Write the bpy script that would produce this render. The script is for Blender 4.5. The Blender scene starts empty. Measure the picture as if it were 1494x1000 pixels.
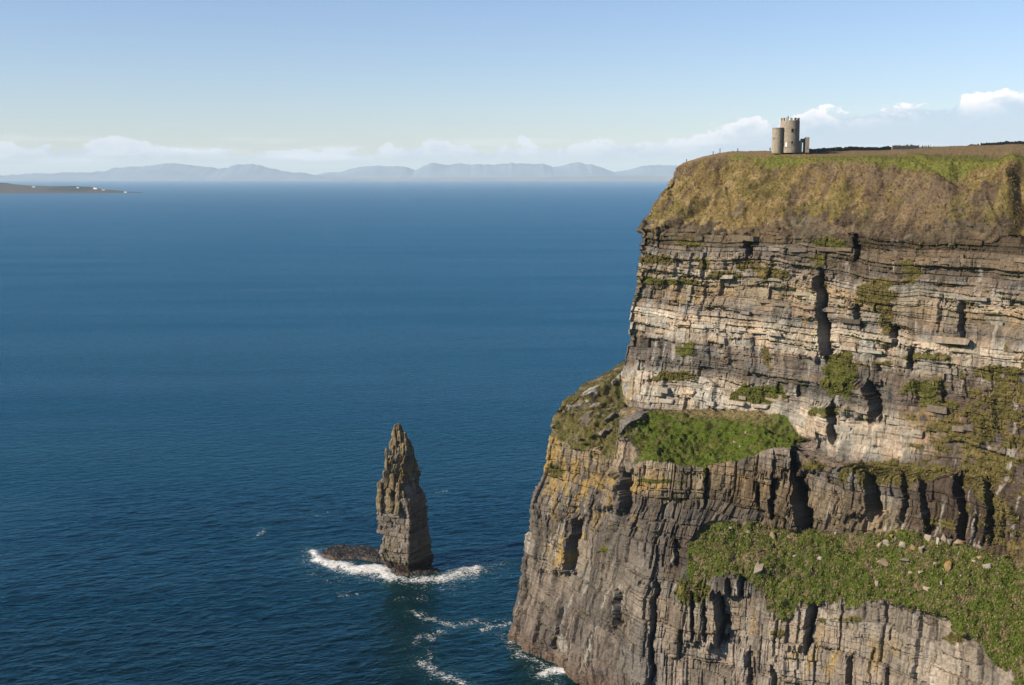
import bpy, bmesh, math, random
import numpy as np
from mathutils import Vector, Matrix

# ------------------------------------------------------------------ camera, sky, sun, exposure
scene = bpy.context.scene
COL = scene.collection
F_PX, CX, CY, CAM_Z = 1660.0, 747.0, 500.0, 173.0        # focal length in photo pixels, photo centre, eye height
PITCH = math.atan(243.0 / F_PX)

cam_data = bpy.data.cameras.new('camera')
cam_data.sensor_width = 36.0
cam_data.lens = F_PX / 1494.0 * 36.0
cam_data.clip_start = 1.0
cam_data.clip_end = 200000.0
cam = bpy.data.objects.new('camera', cam_data)
COL.objects.link(cam)
cam.location = (0, 0, CAM_Z)
cam.rotation_euler = (math.radians(90) - PITCH, 0, 0)
scene.camera = cam

SUN_AZ = math.radians(-113.5)          # measured from +Y towards +X: behind the camera, to its left
SUN_EL = math.radians(31.0)
SUN_DIR = Vector((math.sin(SUN_AZ) * math.cos(SUN_EL), math.cos(SUN_AZ) * math.cos(SUN_EL), math.sin(SUN_EL)))

sun_data = bpy.data.lights.new('sun', 'SUN')
sun_data.energy = 5.0
sun_data.angle = math.radians(0.53)
sun_data.color = (1.0, 0.85, 0.66)
sun = bpy.data.objects.new('sun', sun_data)
COL.objects.link(sun)
sun.rotation_euler = (-SUN_DIR).to_track_quat('-Z', 'Y').to_euler()
sun.location = SUN_DIR * 900

scene.view_settings.view_transform = 'Standard'
scene.view_settings.look = 'None'
scene.view_settings.exposure = 0.95
scene.view_settings.gamma = 1.0
scene.view_settings.use_curve_mapping = False
scene.render.engine = 'CYCLES'
scene.cycles.use_denoising = True
scene.cycles.max_bounces = 5
scene.cycles.diffuse_bounces = 1
scene.cycles.glossy_bounces = 2
scene.cycles.transmission_bounces = 1
scene.cycles.volume_bounces = 2
scene.cycles.use_adaptive_sampling = True
scene.cycles.adaptive_threshold = 0.01


class NT:
    """small helper to write node trees"""
    def __init__(self, tree):
        self.t = tree
        self.n = tree.nodes
        self.l = tree.links

    def node(self, typ, **kw):
        nd = self.n.new(typ)
        for k, v in kw.items():
            setattr(nd, k, v)
        return nd

    def put(self, sock, val):
        if isinstance(val, bpy.types.NodeSocket):
            self.l.new(val, sock)
        elif val is not None:
            if sock.type == 'RGBA' and len(val) == 3:
                val = (*val, 1.0)
            sock.default_value = val

    def math(self, op, a, b=None, c=None, clamp=False):
        nd = self.node('ShaderNodeMath', operation=op, use_clamp=clamp)
        for i, v in enumerate((a, b, c)):
            if v is not None:
                self.put(nd.inputs[i], v)
        return nd.outputs[0]

    def mix(self, f, a, b, blend='MIX', clamp=True):
        nd = self.node('ShaderNodeMix', data_type='RGBA', blend_type=blend)
        nd.clamp_factor = clamp
        self.put(nd.inputs[0], f)
        self.put(nd.inputs[6], a)
        self.put(nd.inputs[7], b)
        return nd.outputs[2]

    def ramp(self, f, lo, hi, a=0.0, b=1.0, smooth=True):
        nd = self.node('ShaderNodeMapRange', interpolation_type='SMOOTHSTEP' if smooth else 'LINEAR')
        for i, v in enumerate((f, lo, hi, a, b)):
            self.put(nd.inputs[i], v)
        return nd.outputs[0]

    def noise(self, vec, scale, detail=4.0, rough=0.55, dist=0.0):
        nd = self.node('ShaderNodeTexNoise')
        self.put(nd.inputs['Vector'], vec)
        nd.inputs['Scale'].default_value = scale
        nd.inputs['Detail'].default_value = detail
        nd.inputs['Roughness'].default_value = rough
        nd.inputs['Distortion'].default_value = dist
        return nd.outputs[0]

    def mapping(self, vec, scale=(1, 1, 1), rot=(0, 0, 0), loc=(0, 0, 0)):
        nd = self.node('ShaderNodeMapping')
        self.put(nd.inputs[0], vec)
        nd.inputs[1].default_value = loc
        nd.inputs[2].default_value = rot
        nd.inputs[3].default_value = scale
        return nd.outputs[0]


world = bpy.data.worlds.new('World')
scene.world = world
world.use_nodes = True
w = NT(world.node_tree)
w.n.clear()
sky = w.node('ShaderNodeTexSky', sky_type='NISHITA')
sky.sun_disc = False
sky.sun_elevation = SUN_EL
sky.sun_rotation = SUN_AZ
sky.altitude = 100.0
sky.air_density = 1.0
sky.dust_density = 0.35
sky.ozone_density = 1.6
SKY_STRENGTH = 0.060
# a bank of low cumulus along the horizon, given by direction, so it goes on all the way round
geo = w.node('ShaderNodeTexCoord').outputs['Generated']
sep = w.node('ShaderNodeSeparateXYZ')
w.l.new(geo, sep.inputs[0])
el = sep.outputs[2]
side = w.ramp(sep.outputs[0], -0.02, 0.46)                                  # the bank stands higher over the land to the right
puff = w.noise(w.mapping(geo, (1, 1, 1.7)), 26.0, 7.0, 0.60, 0.2)
wide = w.noise(w.mapping(geo, (1, 1, 0.0), (0, 0, 0), (3.1, 0, 0)), 6.5, 2.0, 0.5)
streak = w.noise(w.mapping(geo, (1, 1, 11.0)), 8.0, 5.0, 0.6)
top = w.math('ADD', w.math('MULTIPLY', side, 0.044), 0.0245)
top = w.math('ADD', top, w.math('MULTIPLY', w.math('SUBTRACT', puff, 0.5), 0.050))
top = w.math('ADD', top, w.math('MULTIPLY', w.math('SUBTRACT', wide, 0.5), 0.022))
below = w.math('SUBTRACT', top, el)                                         # > 0 inside the cloud
body = w.ramp(below, -0.0004, 0.0020)
base_fade = w.ramp(el, 0.005, 0.020)
body = w.math('MULTIPLY', body, base_fade)
crown = w.math('MULTIPLY', w.ramp(below, 0.020, 0.001), w.ramp(puff, 0.38, 0.56))
lit = w.math('MULTIPLY', crown, w.math('ADD', w.math('MULTIPLY', side, 0.55), 0.42))
bank_col = w.mix(lit, (4.5, 5.5, 7.0), (11.4, 10.6, 10.0))
amount = w.math('MULTIPLY', body, w.math('ADD', w.math('MULTIPLY', lit, 0.38), 0.60))
air = w.mix(1.0, sky.outputs[0], (.97, 1.01, 1.21), 'MULTIPLY')
sky_col = w.mix(amount, air, bank_col)
thin = w.math('MULTIPLY', w.ramp(streak, 0.50, 0.66), w.math('MULTIPLY', w.ramp(el, 0.006, 0.014), w.ramp(el, 0.036, 0.026)))
sky_col = w.mix(w.math('MULTIPLY', thin, 0.42), sky_col, (8.6, 8.5, 8.8))
bg = w.node('ShaderNodeBackground')
w.put(bg.inputs[0], sky_col)
bg.inputs[1].default_value = SKY_STRENGTH
w.l.new(bg.outputs[0], w.node('ShaderNodeOutputWorld').inputs[0])


# ------------------------------------------------------------------ helpers
ALB_K = 0.67                              # the photograph's exposure asks for real, rather dark stone and turf


def P(px, py, Y):
    """the point seen at photo pixel (px, py) that lies Y metres in front of the camera"""
    px, py, Y = np.broadcast_arrays(*(np.asarray(v, float) for v in (px, py, Y)))
    xc, yc = (px - CX) / F_PX, (CY - py) / F_PX
    dy = math.cos(PITCH) + yc * math.sin(PITCH)
    dz = -math.sin(PITCH) + yc * math.cos(PITCH)
    k = Y / dy
    return np.stack([xc * k, dy * k, CAM_Z + dz * k], -1)


def ground_Y(py, z=0.0):
    """distance at which the pixel row py meets height z"""
    yc = (CY - np.asarray(py, float)) / F_PX
    dy = math.cos(PITCH) + yc * math.sin(PITCH)
    dz = -math.sin(PITCH) + yc * math.cos(PITCH)
    return (z - CAM_Z) / dz * dy


def to_px(V):
    X, Y, Z = V[..., 0], V[..., 1], V[..., 2] - CAM_Z
    f = Y * math.cos(PITCH) - Z * math.sin(PITCH)
    u = Y * math.sin(PITCH) + Z * math.cos(PITCH)
    f = np.maximum(f, 1e-3)
    return CX + F_PX * X / f, CY - F_PX * u / f


def _hash(ix, iy, iz, seed):
    h = (ix.astype(np.int64) * 73856093) ^ (iy.astype(np.int64) * 19349663) ^ (iz.astype(np.int64) * 83492791) ^ (seed * 2654435761)
    h = h.astype(np.uint64)
    h ^= h >> np.uint64(15)
    h = (h * np.uint64(0x9E3779B97F4A7C15))
    h ^= h >> np.uint64(29)
    h = (h * np.uint64(0xBF58476D1CE4E5B9))
    h ^= h >> np.uint64(32)
    return (h & np.uint64(0xFFFFFF)).astype(np.float32) / np.float32(0xFFFFFF)


def rnd(i, j=0, seed=0):
    i = np.asarray(i)
    j = np.broadcast_to(np.asarray(j), i.shape)
    return _hash(i, j, np.zeros_like(i), seed)


def vnoise(x, y, z=None, seed=0):
    """value noise in -1..1"""
    if z is None:
        x, y = np.broadcast_arrays(x, y)
        x0, y0 = np.floor(x), np.floor(y)
        fx, fy = (x - x0).astype(np.float32), (y - y0).astype(np.float32)
        fx, fy = fx * fx * (3 - 2 * fx), fy * fy * (3 - 2 * fy)
        x0, y0 = x0.astype(np.int64), y0.astype(np.int64)
        o = np.zeros_like(x0)
        a, b = _hash(x0, y0, o, seed), _hash(x0 + 1, y0, o, seed)
        c, d = _hash(x0, y0 + 1, o, seed), _hash(x0 + 1, y0 + 1, o, seed)
        return ((a + (b - a) * fx) * (1 - fy) + (c + (d - c) * fx) * fy) * 2 - 1
    x, y, z = np.broadcast_arrays(x, y, z)
    x0, y0, z0 = np.floor(x), np.floor(y), np.floor(z)
    f = [(v - v0).astype(np.float32) for v, v0 in ((x, x0), (y, y0), (z, z0))]
    fx, fy, fz = [v * v * (3 - 2 * v) for v in f]
    x0, y0, z0 = (v.astype(np.int64) for v in (x0, y0, z0))
    r = 0
    for k in (0, 1):
        a, b = _hash(x0, y0, z0 + k, seed), _hash(x0 + 1, y0, z0 + k, seed)
        c, d = _hash(x0, y0 + 1, z0 + k, seed), _hash(x0 + 1, y0 + 1, z0 + k, seed)
        q = (a + (b - a) * fx) * (1 - fy) + (c + (d - c) * fx) * fy
        r = r + q * (fz if k else 1 - fz)
    return r * 2 - 1


def fbm(x, y, z=None, seed=0, octaves=4, gain=0.5):
    s, a, n = 0, 1.0, 0
    for o in range(octaves):
        m = 2.03 ** o
        s = s + a * vnoise(x * m, y * m, None if z is None else z * m, seed + o * 17)
        n += a
        a *= gain
    return s / n


def sstep(x, a, b):
    t = np.clip((x - a) / (b - a), 0, 1)
    return t * t * (3 - 2 * t)


def tag(o, label=None, cat=None, group=None, kind=None):
    if label: o['label'] = label
    if cat: o['category'] = cat
    if group: o['group'] = group
    if kind: o['kind'] = kind
    return o


def empty(name, loc=(0, 0, 0), rz=0.0):
    o = bpy.data.objects.new(name, None)
    COL.objects.link(o)
    o.location = loc
    o.rotation_euler = (0, 0, rz)
    o.empty_display_size = 0.5
    return o


def link(name, mesh, mat=None, parent=None):
    o = bpy.data.objects.new(name, mesh)
    COL.objects.link(o)
    if mat is not None and not mesh.materials:
        mesh.materials.append(mat)
    if parent is not None:
        o.parent = parent
    return o


def np_mesh(name, V, Fc, colors=None, smooth=False, attrs=None):
    """mesh from numpy arrays; Fc is (n, 3) or (n, 4)"""
    V = np.ascontiguousarray(V.reshape(-1, 3), np.float32)
    Fc = np.ascontiguousarray(Fc, np.int32)
    k = Fc.shape[1]
    me = bpy.data.meshes.new(name)
    me.vertices.add(len(V))
    me.vertices.foreach_set('co', V.ravel())
    me.loops.add(Fc.size)
    me.loops.foreach_set('vertex_index', Fc.ravel())
    me.polygons.add(len(Fc))
    me.polygons.foreach_set('loop_start', np.arange(0, Fc.size, k, dtype=np.int32))
    me.polygons.foreach_set('loop_total', np.full(len(Fc), k, np.int32))
    me.polygons.foreach_set('use_smooth', np.full(len(Fc), bool(smooth)))
    me.update(calc_edges=True)
    if colors is not None:
        at = me.color_attributes.new('albedo', 'FLOAT_COLOR', 'POINT')
        c = np.ones((len(V), 4), np.float32)
        c[:, :3] = colors.reshape(-1, 3) * ALB_K
        at.data.foreach_set('color', c.ravel())
    for nm, val in (attrs or {}).items():
        at = me.attributes.new(nm, 'FLOAT', 'POINT')
        at.data.foreach_set('value', np.ascontiguousarray(val, np.float32).ravel())
    return me


def grid_faces(nt, ns):
    i = np.arange(nt * ns).reshape(nt, ns)
    return np.stack([i[:-1, :-1], i[1:, :-1], i[1:, 1:], i[:-1, 1:]], -1).reshape(-1, 4)


def submesh(name, V, Fc, colors, smooth=False):
    used, inv = np.unique(Fc, return_inverse=True)
    return np_mesh(name, V.reshape(-1, 3)[used], inv.reshape(Fc.shape), colors.reshape(-1, 3)[used], smooth)


def grid_normals(V):
    dt = np.gradient(V, axis=0)
    ds = np.gradient(V, axis=1)
    N = np.cross(dt, ds)
    return N / np.maximum(np.linalg.norm(N, axis=-1, keepdims=True), 1e-9)


def smooth_axis(A, sig, axis):
    r = int(3 * sig) + 1
    k = np.exp(-0.5 * (np.arange(-r, r + 1) / sig) ** 2)
    k /= k.sum()
    pad = [(0, 0)] * A.ndim
    pad[axis] = (r, r)
    B = np.pad(A, pad, mode='reflect', reflect_type='odd')
    out = np.zeros_like(A)
    n = A.shape[axis]
    for j, wt in enumerate(k):
        sl = [slice(None)] * A.ndim
        sl[axis] = slice(j, j + n)
        out += wt * B[tuple(sl)]
    return out


# ------------------------------------------------------------------ materials
def new_mat(name):
    m = bpy.data.materials.new(name)
    m.use_nodes = True
    t = NT(m.node_tree)
    t.n.clear()
    b = t.node('ShaderNodeBsdfPrincipled')
    t.l.new(b.outputs[0], t.node('ShaderNodeOutputMaterial').inputs[0])
    return m, t, b


def surface_mat(name, source='attr', rough=1.0, spec=0.02, grain=(1.7, 0.35), streak=0.0, bump=0.5, bump_dist=0.25, base=None, bump_scale=1.3):
    """rock or earth: the surface's own colour, broken up by fine grain"""
    m, t, b = new_mat(name)
    pos = t.node('ShaderNodeNewGeometry').outputs['Position']
    if source == 'attr':
        c = t.node('ShaderNodeVertexColor', layer_name='albedo').outputs[0]
    elif source == 'object':
        c = t.node('ShaderNodeObjectInfo').outputs['Color']
    else:
        c = t.node('ShaderNodeRGB').outputs[0]
        c.default_value = (*base, 1)
    g = t.noise(pos, grain[0], 5.0, 0.65)
    f = t.ramp(g, 0.25, 0.75, 1 - grain[1], 1 + grain[1], False)
    if streak:
        s = t.noise(t.mapping(pos, (0.9, 0.9, 0.10)), 1.0, 4.0, 0.6)
        f = t.math('MULTIPLY', f, t.ramp(s, 0.25, 0.75, 1 - streak, 1 + streak, False))
    c = t.mix(1.0, c, f, 'MULTIPLY')
    t.put(b.inputs['Base Color'], c)
    b.inputs['Roughness'].default_value = rough
    b.inputs['Specular IOR Level'].default_value = spec
    if bump:
        h = t.noise(pos, bump_scale, 6.0, 0.7)
        bn = t.node('ShaderNodeBump')
        bn.inputs['Strength'].default_value = bump
        bn.inputs['Distance'].default_value = bump_dist
        t.put(bn.inputs['Height'], h)
        t.l.new(bn.outputs[0], b.inputs['Normal'])
    return m


M_ROCK = surface_mat('rock', 'attr', grain=(1.1, 0.36), streak=0.2, bump=0.8, bump_dist=0.4)
M_TURF = surface_mat('turf', 'attr', grain=(1.6, 0.44), bump=0.8, bump_dist=0.4, bump_scale=2.0, spec=0.05)
M_BLOCK = surface_mat('block_rock', 'object', grain=(1.1, 0.34), streak=0.22, bump=0.7, bump_dist=0.25)


def blade_mat():
    m, t, b = new_mat('grass_blades')
    c = t.node('ShaderNodeVertexColor', layer_name='albedo').outputs[0]
    t.put(b.inputs['Base Color'], c)
    b.inputs['Roughness'].default_value = 0.8
    b.inputs['Specular IOR Level'].default_value = 0.1
    return m


M_BLADE = blade_mat()


def flat_mat(name, col, rough=0.8, spec=0.3, grain=0.12, scale=3.0):
    m, t, b = new_mat(name)
    co = t.node('ShaderNodeTexCoord').outputs['Object']
    f = t.ramp(t.noise(co, scale, 4.0, 0.6), 0.25, 0.75, 1 - grain, 1 + grain, False)
    t.put(b.inputs['Base Color'], t.mix(1.0, (*[q * ALB_K for q in col], 1.0), f, 'MULTIPLY'))
    b.inputs['Roughness'].default_value = rough
    b.inputs['Specular IOR Level'].default_value = spec
    return m


# ------------------------------------------------------------------ the cliff
# Feature lines of the cliff, top to bottom.  Each is a run of (photo x, photo y, metres in front of the camera).
ROWS = [
    ('skyline', 10, [(1000, 236, 447), (1030, 227, 446), (1065, 220.5, 445), (1130, 219, 441), (1185, 219.5, 446), (1250, 217, 480), (1300, 214.5, 540), (1360, 213, 580), (1430, 210.5, 640), (1494, 208.5, 680), (1600, 205, 720)]),
    ('brow', 12, [(991, 244, 440), (1030, 232, 437), (1065, 227, 432), (1130, 228, 421), (1200, 230, 408), (1300, 229, 392), (1400, 228, 376), (1494, 228, 360), (1600, 226, 345)]),
    ('slope', 58, [(957, 295, 436), (1000, 285, 430), (1100, 281, 415), (1200, 285, 396), (1300, 285, 378), (1400, 285, 362), (1494, 288, 347), (1600, 290, 330)]),
    ('rock_top', 62, [(932, 342, 433), (985, 346, 424), (1085, 350, 406), (1180, 340, 390), (1250, 350, 379), (1300, 350, 371), (1400, 353, 356), (1494, 360, 340), (1600, 366, 323)]),
    ('wall_a', 128, [(914, 470, 435), (1000, 475, 419), (1150, 480, 393), (1250, 480, 376), (1350, 480, 359), (1494, 490, 337), (1600, 495, 320)]),
    ('wall_b', 75, [(910, 530, 434.5), (1000, 555, 418), (1150, 575, 391), (1250, 585, 373), (1350, 600, 356), (1494, 630, 334), (1600, 645, 317)]),
    ('bench_b_back', 32, [(906, 549, 433.5), (912, 590, 430), (935, 605, 426), (1000, 602, 414), (1060, 598, 404), (1110, 600, 396), (1145, 608, 390), (1165, 636, 385), (1200, 672, 376), (1300, 686, 359), (1400, 694, 344), (1494, 706, 329), (1600, 715, 314)]),
    ('bench_b_mid', 36, [(812, 592, 427), (850, 600, 421), (900, 612, 413), (940, 625, 405), (1000, 636, 399), (1060, 638, 393), (1110, 625, 387), (1155, 642, 380), (1200, 682, 371), (1300, 698, 354), (1400, 706, 339), (1494, 718, 324), (1600, 730, 311)]),
    ('bench_b_lip', 36, [(804, 632, 421), (826, 641, 414), (884, 660, 400), (920, 684, 388), (945, 668, 386), (990, 673, 385), (1030, 677, 382), (1080, 668, 379), (1130, 650, 376), (1160, 652, 375), (1200, 692, 367), (1300, 712, 350), (1400, 718, 335), (1494, 730, 320), (1600, 740, 306)]),
    ('wall_c', 62, [(797, 680, 419), (830, 700, 411), (884, 718, 397), (917, 740, 385), (960, 735, 381), (1030, 738, 378), (1100, 730, 373), (1165, 715, 370), (1200, 728, 363.5), (1300, 744, 346.5), (1400, 756, 331), (1494, 768, 317.5), (1600, 785, 301)]),
    ('bench_d_back', 44, [(778, 725, 417), (830, 760, 406), (884, 775, 392), (940, 790, 378), (985, 800, 374), (1012, 790, 373), (1033, 762, 374), (1076, 761, 370), (1142, 774, 364), (1231, 781, 354), (1311, 775, 341), (1410, 800, 326), (1494, 816, 313), (1600, 835, 297)]),
    ('bench_d_mid', 50, [(775, 770, 415.5), (830, 800, 402), (884, 815, 388), (940, 825, 373), (985, 830, 369), (1012, 825, 366), (1050, 800, 364), (1100, 810, 358), (1150, 830, 353), (1231, 825, 345), (1311, 830, 331), (1410, 860, 314), (1494, 895, 300), (1600, 930, 284)]),
    ('bench_d_lip', 55, [(764, 830, 414), (830, 848, 398), (884, 862, 383), (940, 870, 367), (985, 868, 362.5), (1003, 872, 360), (1030, 838, 361.5), (1076, 838, 357), (1109, 852, 353), (1122, 893, 348), (1149, 900, 346), (1165, 880, 346.5), (1195, 873, 343.5), (1231, 867, 340), (1298, 880, 328), (1357, 890, 318), (1400, 914, 308), (1440, 958, 299), (1463, 985, 294), (1494, 1005, 288), (1600, 1060, 270)]),
    ('wall_d', 85, [(752, 885, 411), (800, 905, 393), (850, 925, 378), (900, 940, 366), (938, 950, 358), (1003, 955, 353.5), (1060, 950, 350), (1122, 960, 343.5), (1200, 965, 336), (1298, 975, 323), (1400, 1010, 302), (1494, 1060, 283), (1600, 1110, 264)]),
    ('foot', 80, [(745, 941, None), (766, 954, None), (797, 966, None), (826, 983, None), (840, 1001, None), (890, 1030, None), (938, 1045, None), (1003, 1060, None), (1060, 1075, None), (1122, 1095, None), (1200, 1120, None), (1298, 1150, None), (1400, 1215, None), (1494, 1290, None), (1600, 1380, None)]),
]
PX_END = 2100.0
NS, NB = 880, 50
SUB = 1.12


def build_lattice():
    s = np.concatenate([np.linspace(0, .62, NS - 70), np.linspace(.62, 1, 71)[1:]])
    lines = []
    for nm, _, pts in ROWS:
        a = np.array([(x, y, ground_Y(y, -1.5) if Y is None else Y) for x, y, Y in pts], float)
        e = a[-1] + (a[-1] - a[-2]) * (PX_END - a[-1, 0]) / (a[-1, 0] - a[-2, 0]) * np.array([1, .45, .45])
        a = np.vstack([a, e])
        px = a[0, 0] + s * (PX_END - a[0, 0])
        py, Y = np.interp(px, a[:, 0], a[:, 1]), np.interp(px, a[:, 0], a[:, 2])
        L = P(px, py, Y)
        # the hidden north side: it turns away behind the left edge
        q = np.linspace(1, 0, NB, endpoint=False)[:, None]
        back = L[0] + np.array([10.0, 42.0, 0.0]) * q + np.array([60.0, 150.0, 0.0]) * q ** 2.5
        lines.append(np.vstack([back, L]))
    lines = np.array(lines)
    # the plateau runs on behind the skyline
    behind = lines[:1].copy()
    behind[..., 1] += 170
    behind[..., 0] += 55
    behind[..., 2] -= 7
    lines = np.concatenate([behind, lines], 0)
    counts = [14] + [max(3, int(r[1] * SUB)) for r in ROWS[1:]]
    counts = [14] + [22 if r[0] == 'brow' else max(3, int(r[1] * SUB)) for r in ROWS[1:]]
    out, rowpos = [], [0.0]
    tt = []
    for k, n in enumerate(counts):
        q = np.arange(n) / n
        out.append(lines[k][None] * (1 - q[:, None, None]) + lines[k + 1][None] * q[:, None, None])
        tt.append(k + q)
    out.append(lines[-1][None])
    tt.append(np.array([len(counts)], float))
    V = np.concatenate(out, 0)
    t = np.concatenate(tt)
    V = smooth_axis(V, 3.0, 0)
    V[:, NB:] = smooth_axis(V[:, NB:], 5.0, 1)
    return V, t


V, T = build_lattice()                   # T: 0 behind, 1 skyline, 2 brow, 3 slope, 4 rock_top, 5 wall_a, 6 wall_b, 7 bench_b_back ... 9 lip, 11 bench_d_back ... 13 lip, 15 foot
NT_, NS_ = V.shape[:2]
TT = np.repeat(T[:, None], NS_, 1).astype(np.float32)
N0 = grid_normals(V)
if N0[NT_ // 2, NS_ // 2, 1] > 0:
    N0 = -N0
PXG, PYG = to_px(V)
X, Y, Z = V[..., 0], V[..., 1], V[..., 2]
U = X * 0.65 - Y * 0.76                                          # runs along the face, to the right
nz = N0[..., 2]
WW0 = U
edge_n = fbm(U / 9, Z / 7, seed=3, octaves=4)
te = TT + 0.14 * edge_n
bench_b = sstep(te, 6.90, 7.02) * (1 - sstep(te, 8.97, 9.10))
te2 = te + .22 * fbm(WW0 / 3.0, Z / 5, seed=9, octaves=4)
bench_d = sstep(te, 10.90, 11.02) * (1 - sstep(te2, 12.95, 13.08)) * sstep(PXG + 6 * edge_n, 1000, 1012)
bench_b = bench_b * (1 - sstep(PXG + 14 * edge_n, 1158, 1172))
rocky_gap = np.exp(-((PXG - 914) / 15) ** 2 - ((PYG - 660) / 34) ** 2) + .8 * np.exp(-((PXG - 925) / 14) ** 2 - ((PYG - 608) / 9) ** 2)
bench_b = bench_b * (1 - sstep(rocky_gap + .55 * edge_n + .3 * fbm(U / 2.5, Z / 2, seed=8, octaves=3), .34, .46))
spur_rock = sstep(fbm(U / 3.2, Z / 2.4, seed=12, octaves=4) - .5 * sstep(PXG, 890, 930), .24, .34)
bench_b = bench_b * (1 - .9 * spur_rock)
wall = (1 - np.maximum(bench_b, bench_d)) * sstep(TT + 0.42 * edge_n + .18 * fbm(U / 2.6, Z / 3.5, seed=10, octaves=3), 3.80, 3.98)
Nh = N0.copy()
Nh[..., 2] *= 0.25
Nh /= np.maximum(np.linalg.norm(Nh, axis=-1, keepdims=True), 1e-6)

rs = np.random.RandomState(7)


iref = int(np.searchsorted(T, 10.0))
W1 = np.concatenate([[0], np.cumsum(np.hypot(*np.diff(V[iref, :, :2], axis=0).T))])
W1 = W1 - W1[NB]
WW = np.repeat(W1[None], NT_, 0) + .8 * vnoise(Z / 18, U / 30, seed=14)


def layer_edges(lo, hi, pick):
    e = [lo]
    while e[-1] < hi:
        e.append(e[-1] + pick(e[-1]))
    return np.array(e)


EDGE_A = layer_edges(-20, 215, lambda z: rs.uniform(1.6, 4.6) if z > 84 else rs.uniform(4.0, 11.0))
EDGE_B = layer_edges(-20, 215, lambda z: rs.uniform(0.5, 1.7) if z > 84 else rs.uniform(1.0, 3.6))


def course(zz, u, edges, wmin, wmax, seed, crack):
    """beds cut by vertical joints: returns offset of each block, depth of the joints, block id and bed id"""
    i = np.clip(np.searchsorted(edges, zz) - 1, 0, len(edges) - 2)
    lo, hi = edges[i], edges[i + 1]
    th = hi - lo
    dz = np.minimum(zz - lo, hi - zz)
    wd = wmin + (wmax - wmin) * rnd(i, 0, seed)
    uu = u / wd + rnd(i, 1, seed) * 19
    k = np.floor(uu).astype(np.int64)
    f = uu - k
    jl, jr = (rnd(k, i, seed + 5) - 0.5) * 0.6, (rnd(k + 1, i, seed + 5) - 0.5) * 0.6
    over, under = f > 1 + np.minimum(jr, 0), f < np.maximum(jl, 0)
    k = np.where(over & (jr < 0), k + 1, np.where(under & (jl > 0), k - 1, k))
    el_ = (k + (rnd(k, i, seed + 5) - 0.5) * 0.6)
    er_ = (k + 1 + (rnd(k + 1, i, seed + 5) - 0.5) * 0.6)
    du = np.minimum(uu - el_, er_ - uu) * wd
    off = rnd(k, i, seed + 9) - 0.5
    along = vnoise(u / (4.5 * wmax) + i * 17.37, i * 3.1, seed=seed + 21) * .5 + .5
    keep = sstep(vnoise(u / (3.0 * wmax) + i * 9.1, i * 5.7, seed=seed + 23), -.25, .35)
    tilt = (rnd(k, i, seed + 11) - 0.5) * ((uu - el_) / np.maximum(er_ - el_, .1) - 0.5)
    gap = np.maximum(1 - np.clip(du / crack, 0, 1), 0) * (rnd(k, i, seed + 13) > 0.35)
    bed = (1 - np.clip(dz / (crack * 0.8), 0, 1)) * (.25 + .75 * keep)
    return off, tilt, gap, bed, .35 * rnd(i, 2, seed) + .65 * along, rnd(k, i, seed + 15), k, i


def fins(u, z, wd, hgt, seed, power=1.6):
    """saw-toothed columns: each swells towards its right edge, then drops back"""
    b = np.floor(z / hgt + 0.35 * vnoise(u / 14, z * 0 + 3.3, seed=seed + 1)).astype(np.int64)
    uu = u / wd + rnd(b, 0, seed) * 7 + 0.10 * vnoise(u / 11, z / 16, seed=seed + 2) + .16 * (rnd(np.floor(z / 6.5 + .5 * vnoise(u / 10, z * 0, seed=seed + 7)).astype(np.int64), 5, seed) - .5)
    k = np.floor(uu).astype(np.int64)
    f = uu - k
    ramp = f ** power * (1 - sstep(f, 0.86, 1.0))
    amp = rnd(k, b, seed + 3)
    return ramp * amp * amp * 1.6


def rift(u, z, wd, hgt, seed, half):
    """open vertical joints: narrow, deep, of uneven length"""
    b = np.floor(z / hgt + rnd(np.floor(u / wd).astype(np.int64), 3, seed)).astype(np.int64)
    uu = u / wd + .05 * vnoise(z / 5, u / 40, seed=seed + 4) + .22 * (rnd(np.floor(z / 5.5 + .6 * vnoise(u / 12, z * 0, seed=seed + 6)).astype(np.int64), 5, seed) - .5)
    k = np.floor(uu).astype(np.int64)
    c = k + .2 + .6 * rnd(k, b, seed + 1)
    d = np.abs(uu - c) * wd
    return np.clip(1 - d / half, 0, 1) * (rnd(k, b, seed + 2) > .58)


ZZ = Z + 0.035 * (U + 285) + 2.4 * vnoise(U / 34, Z / 30, seed=21) + 0.7 * vnoise(U / 9, Z / 9, seed=22)
LOW = 1 - sstep(ZZ, 74, 88)                                       # massive, jointed lower rock
oA, tA, gA, bA, layA, blkA, kA, iA = course(ZZ, WW + 0.5 * vnoise(U / 6, Z / 5, seed=33), EDGE_A, 4.0, 11.0, 41, 0.45)
EDGE_C = layer_edges(-20, 215, lambda z: rs.uniform(9.0, 20.0))
EDGE_D = layer_edges(-20, 215, lambda z: rs.uniform(2.5, 7.0))
oC, tC, gC, bC, layC, blkC, kC, iC = course(ZZ, WW + .25 * vnoise(WW / 3, Z / 4, seed=36), EDGE_C, 4.5, 9.0, 221, .5)
oD, tD, gD, bD, layD, blkD, kD, iD = course(ZZ, WW, EDGE_D, 1.6, 4.2, 231, .3)
oB, tB, gB, bB, layB, blkB, kB, iB = course(ZZ + 0.2 * vnoise(U / 2, Z / 2, seed=34), WW + 0.4 * vnoise(U / 3, Z / 3, seed=35), EDGE_B, 1.6, 5.0, 51, 0.28)

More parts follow.
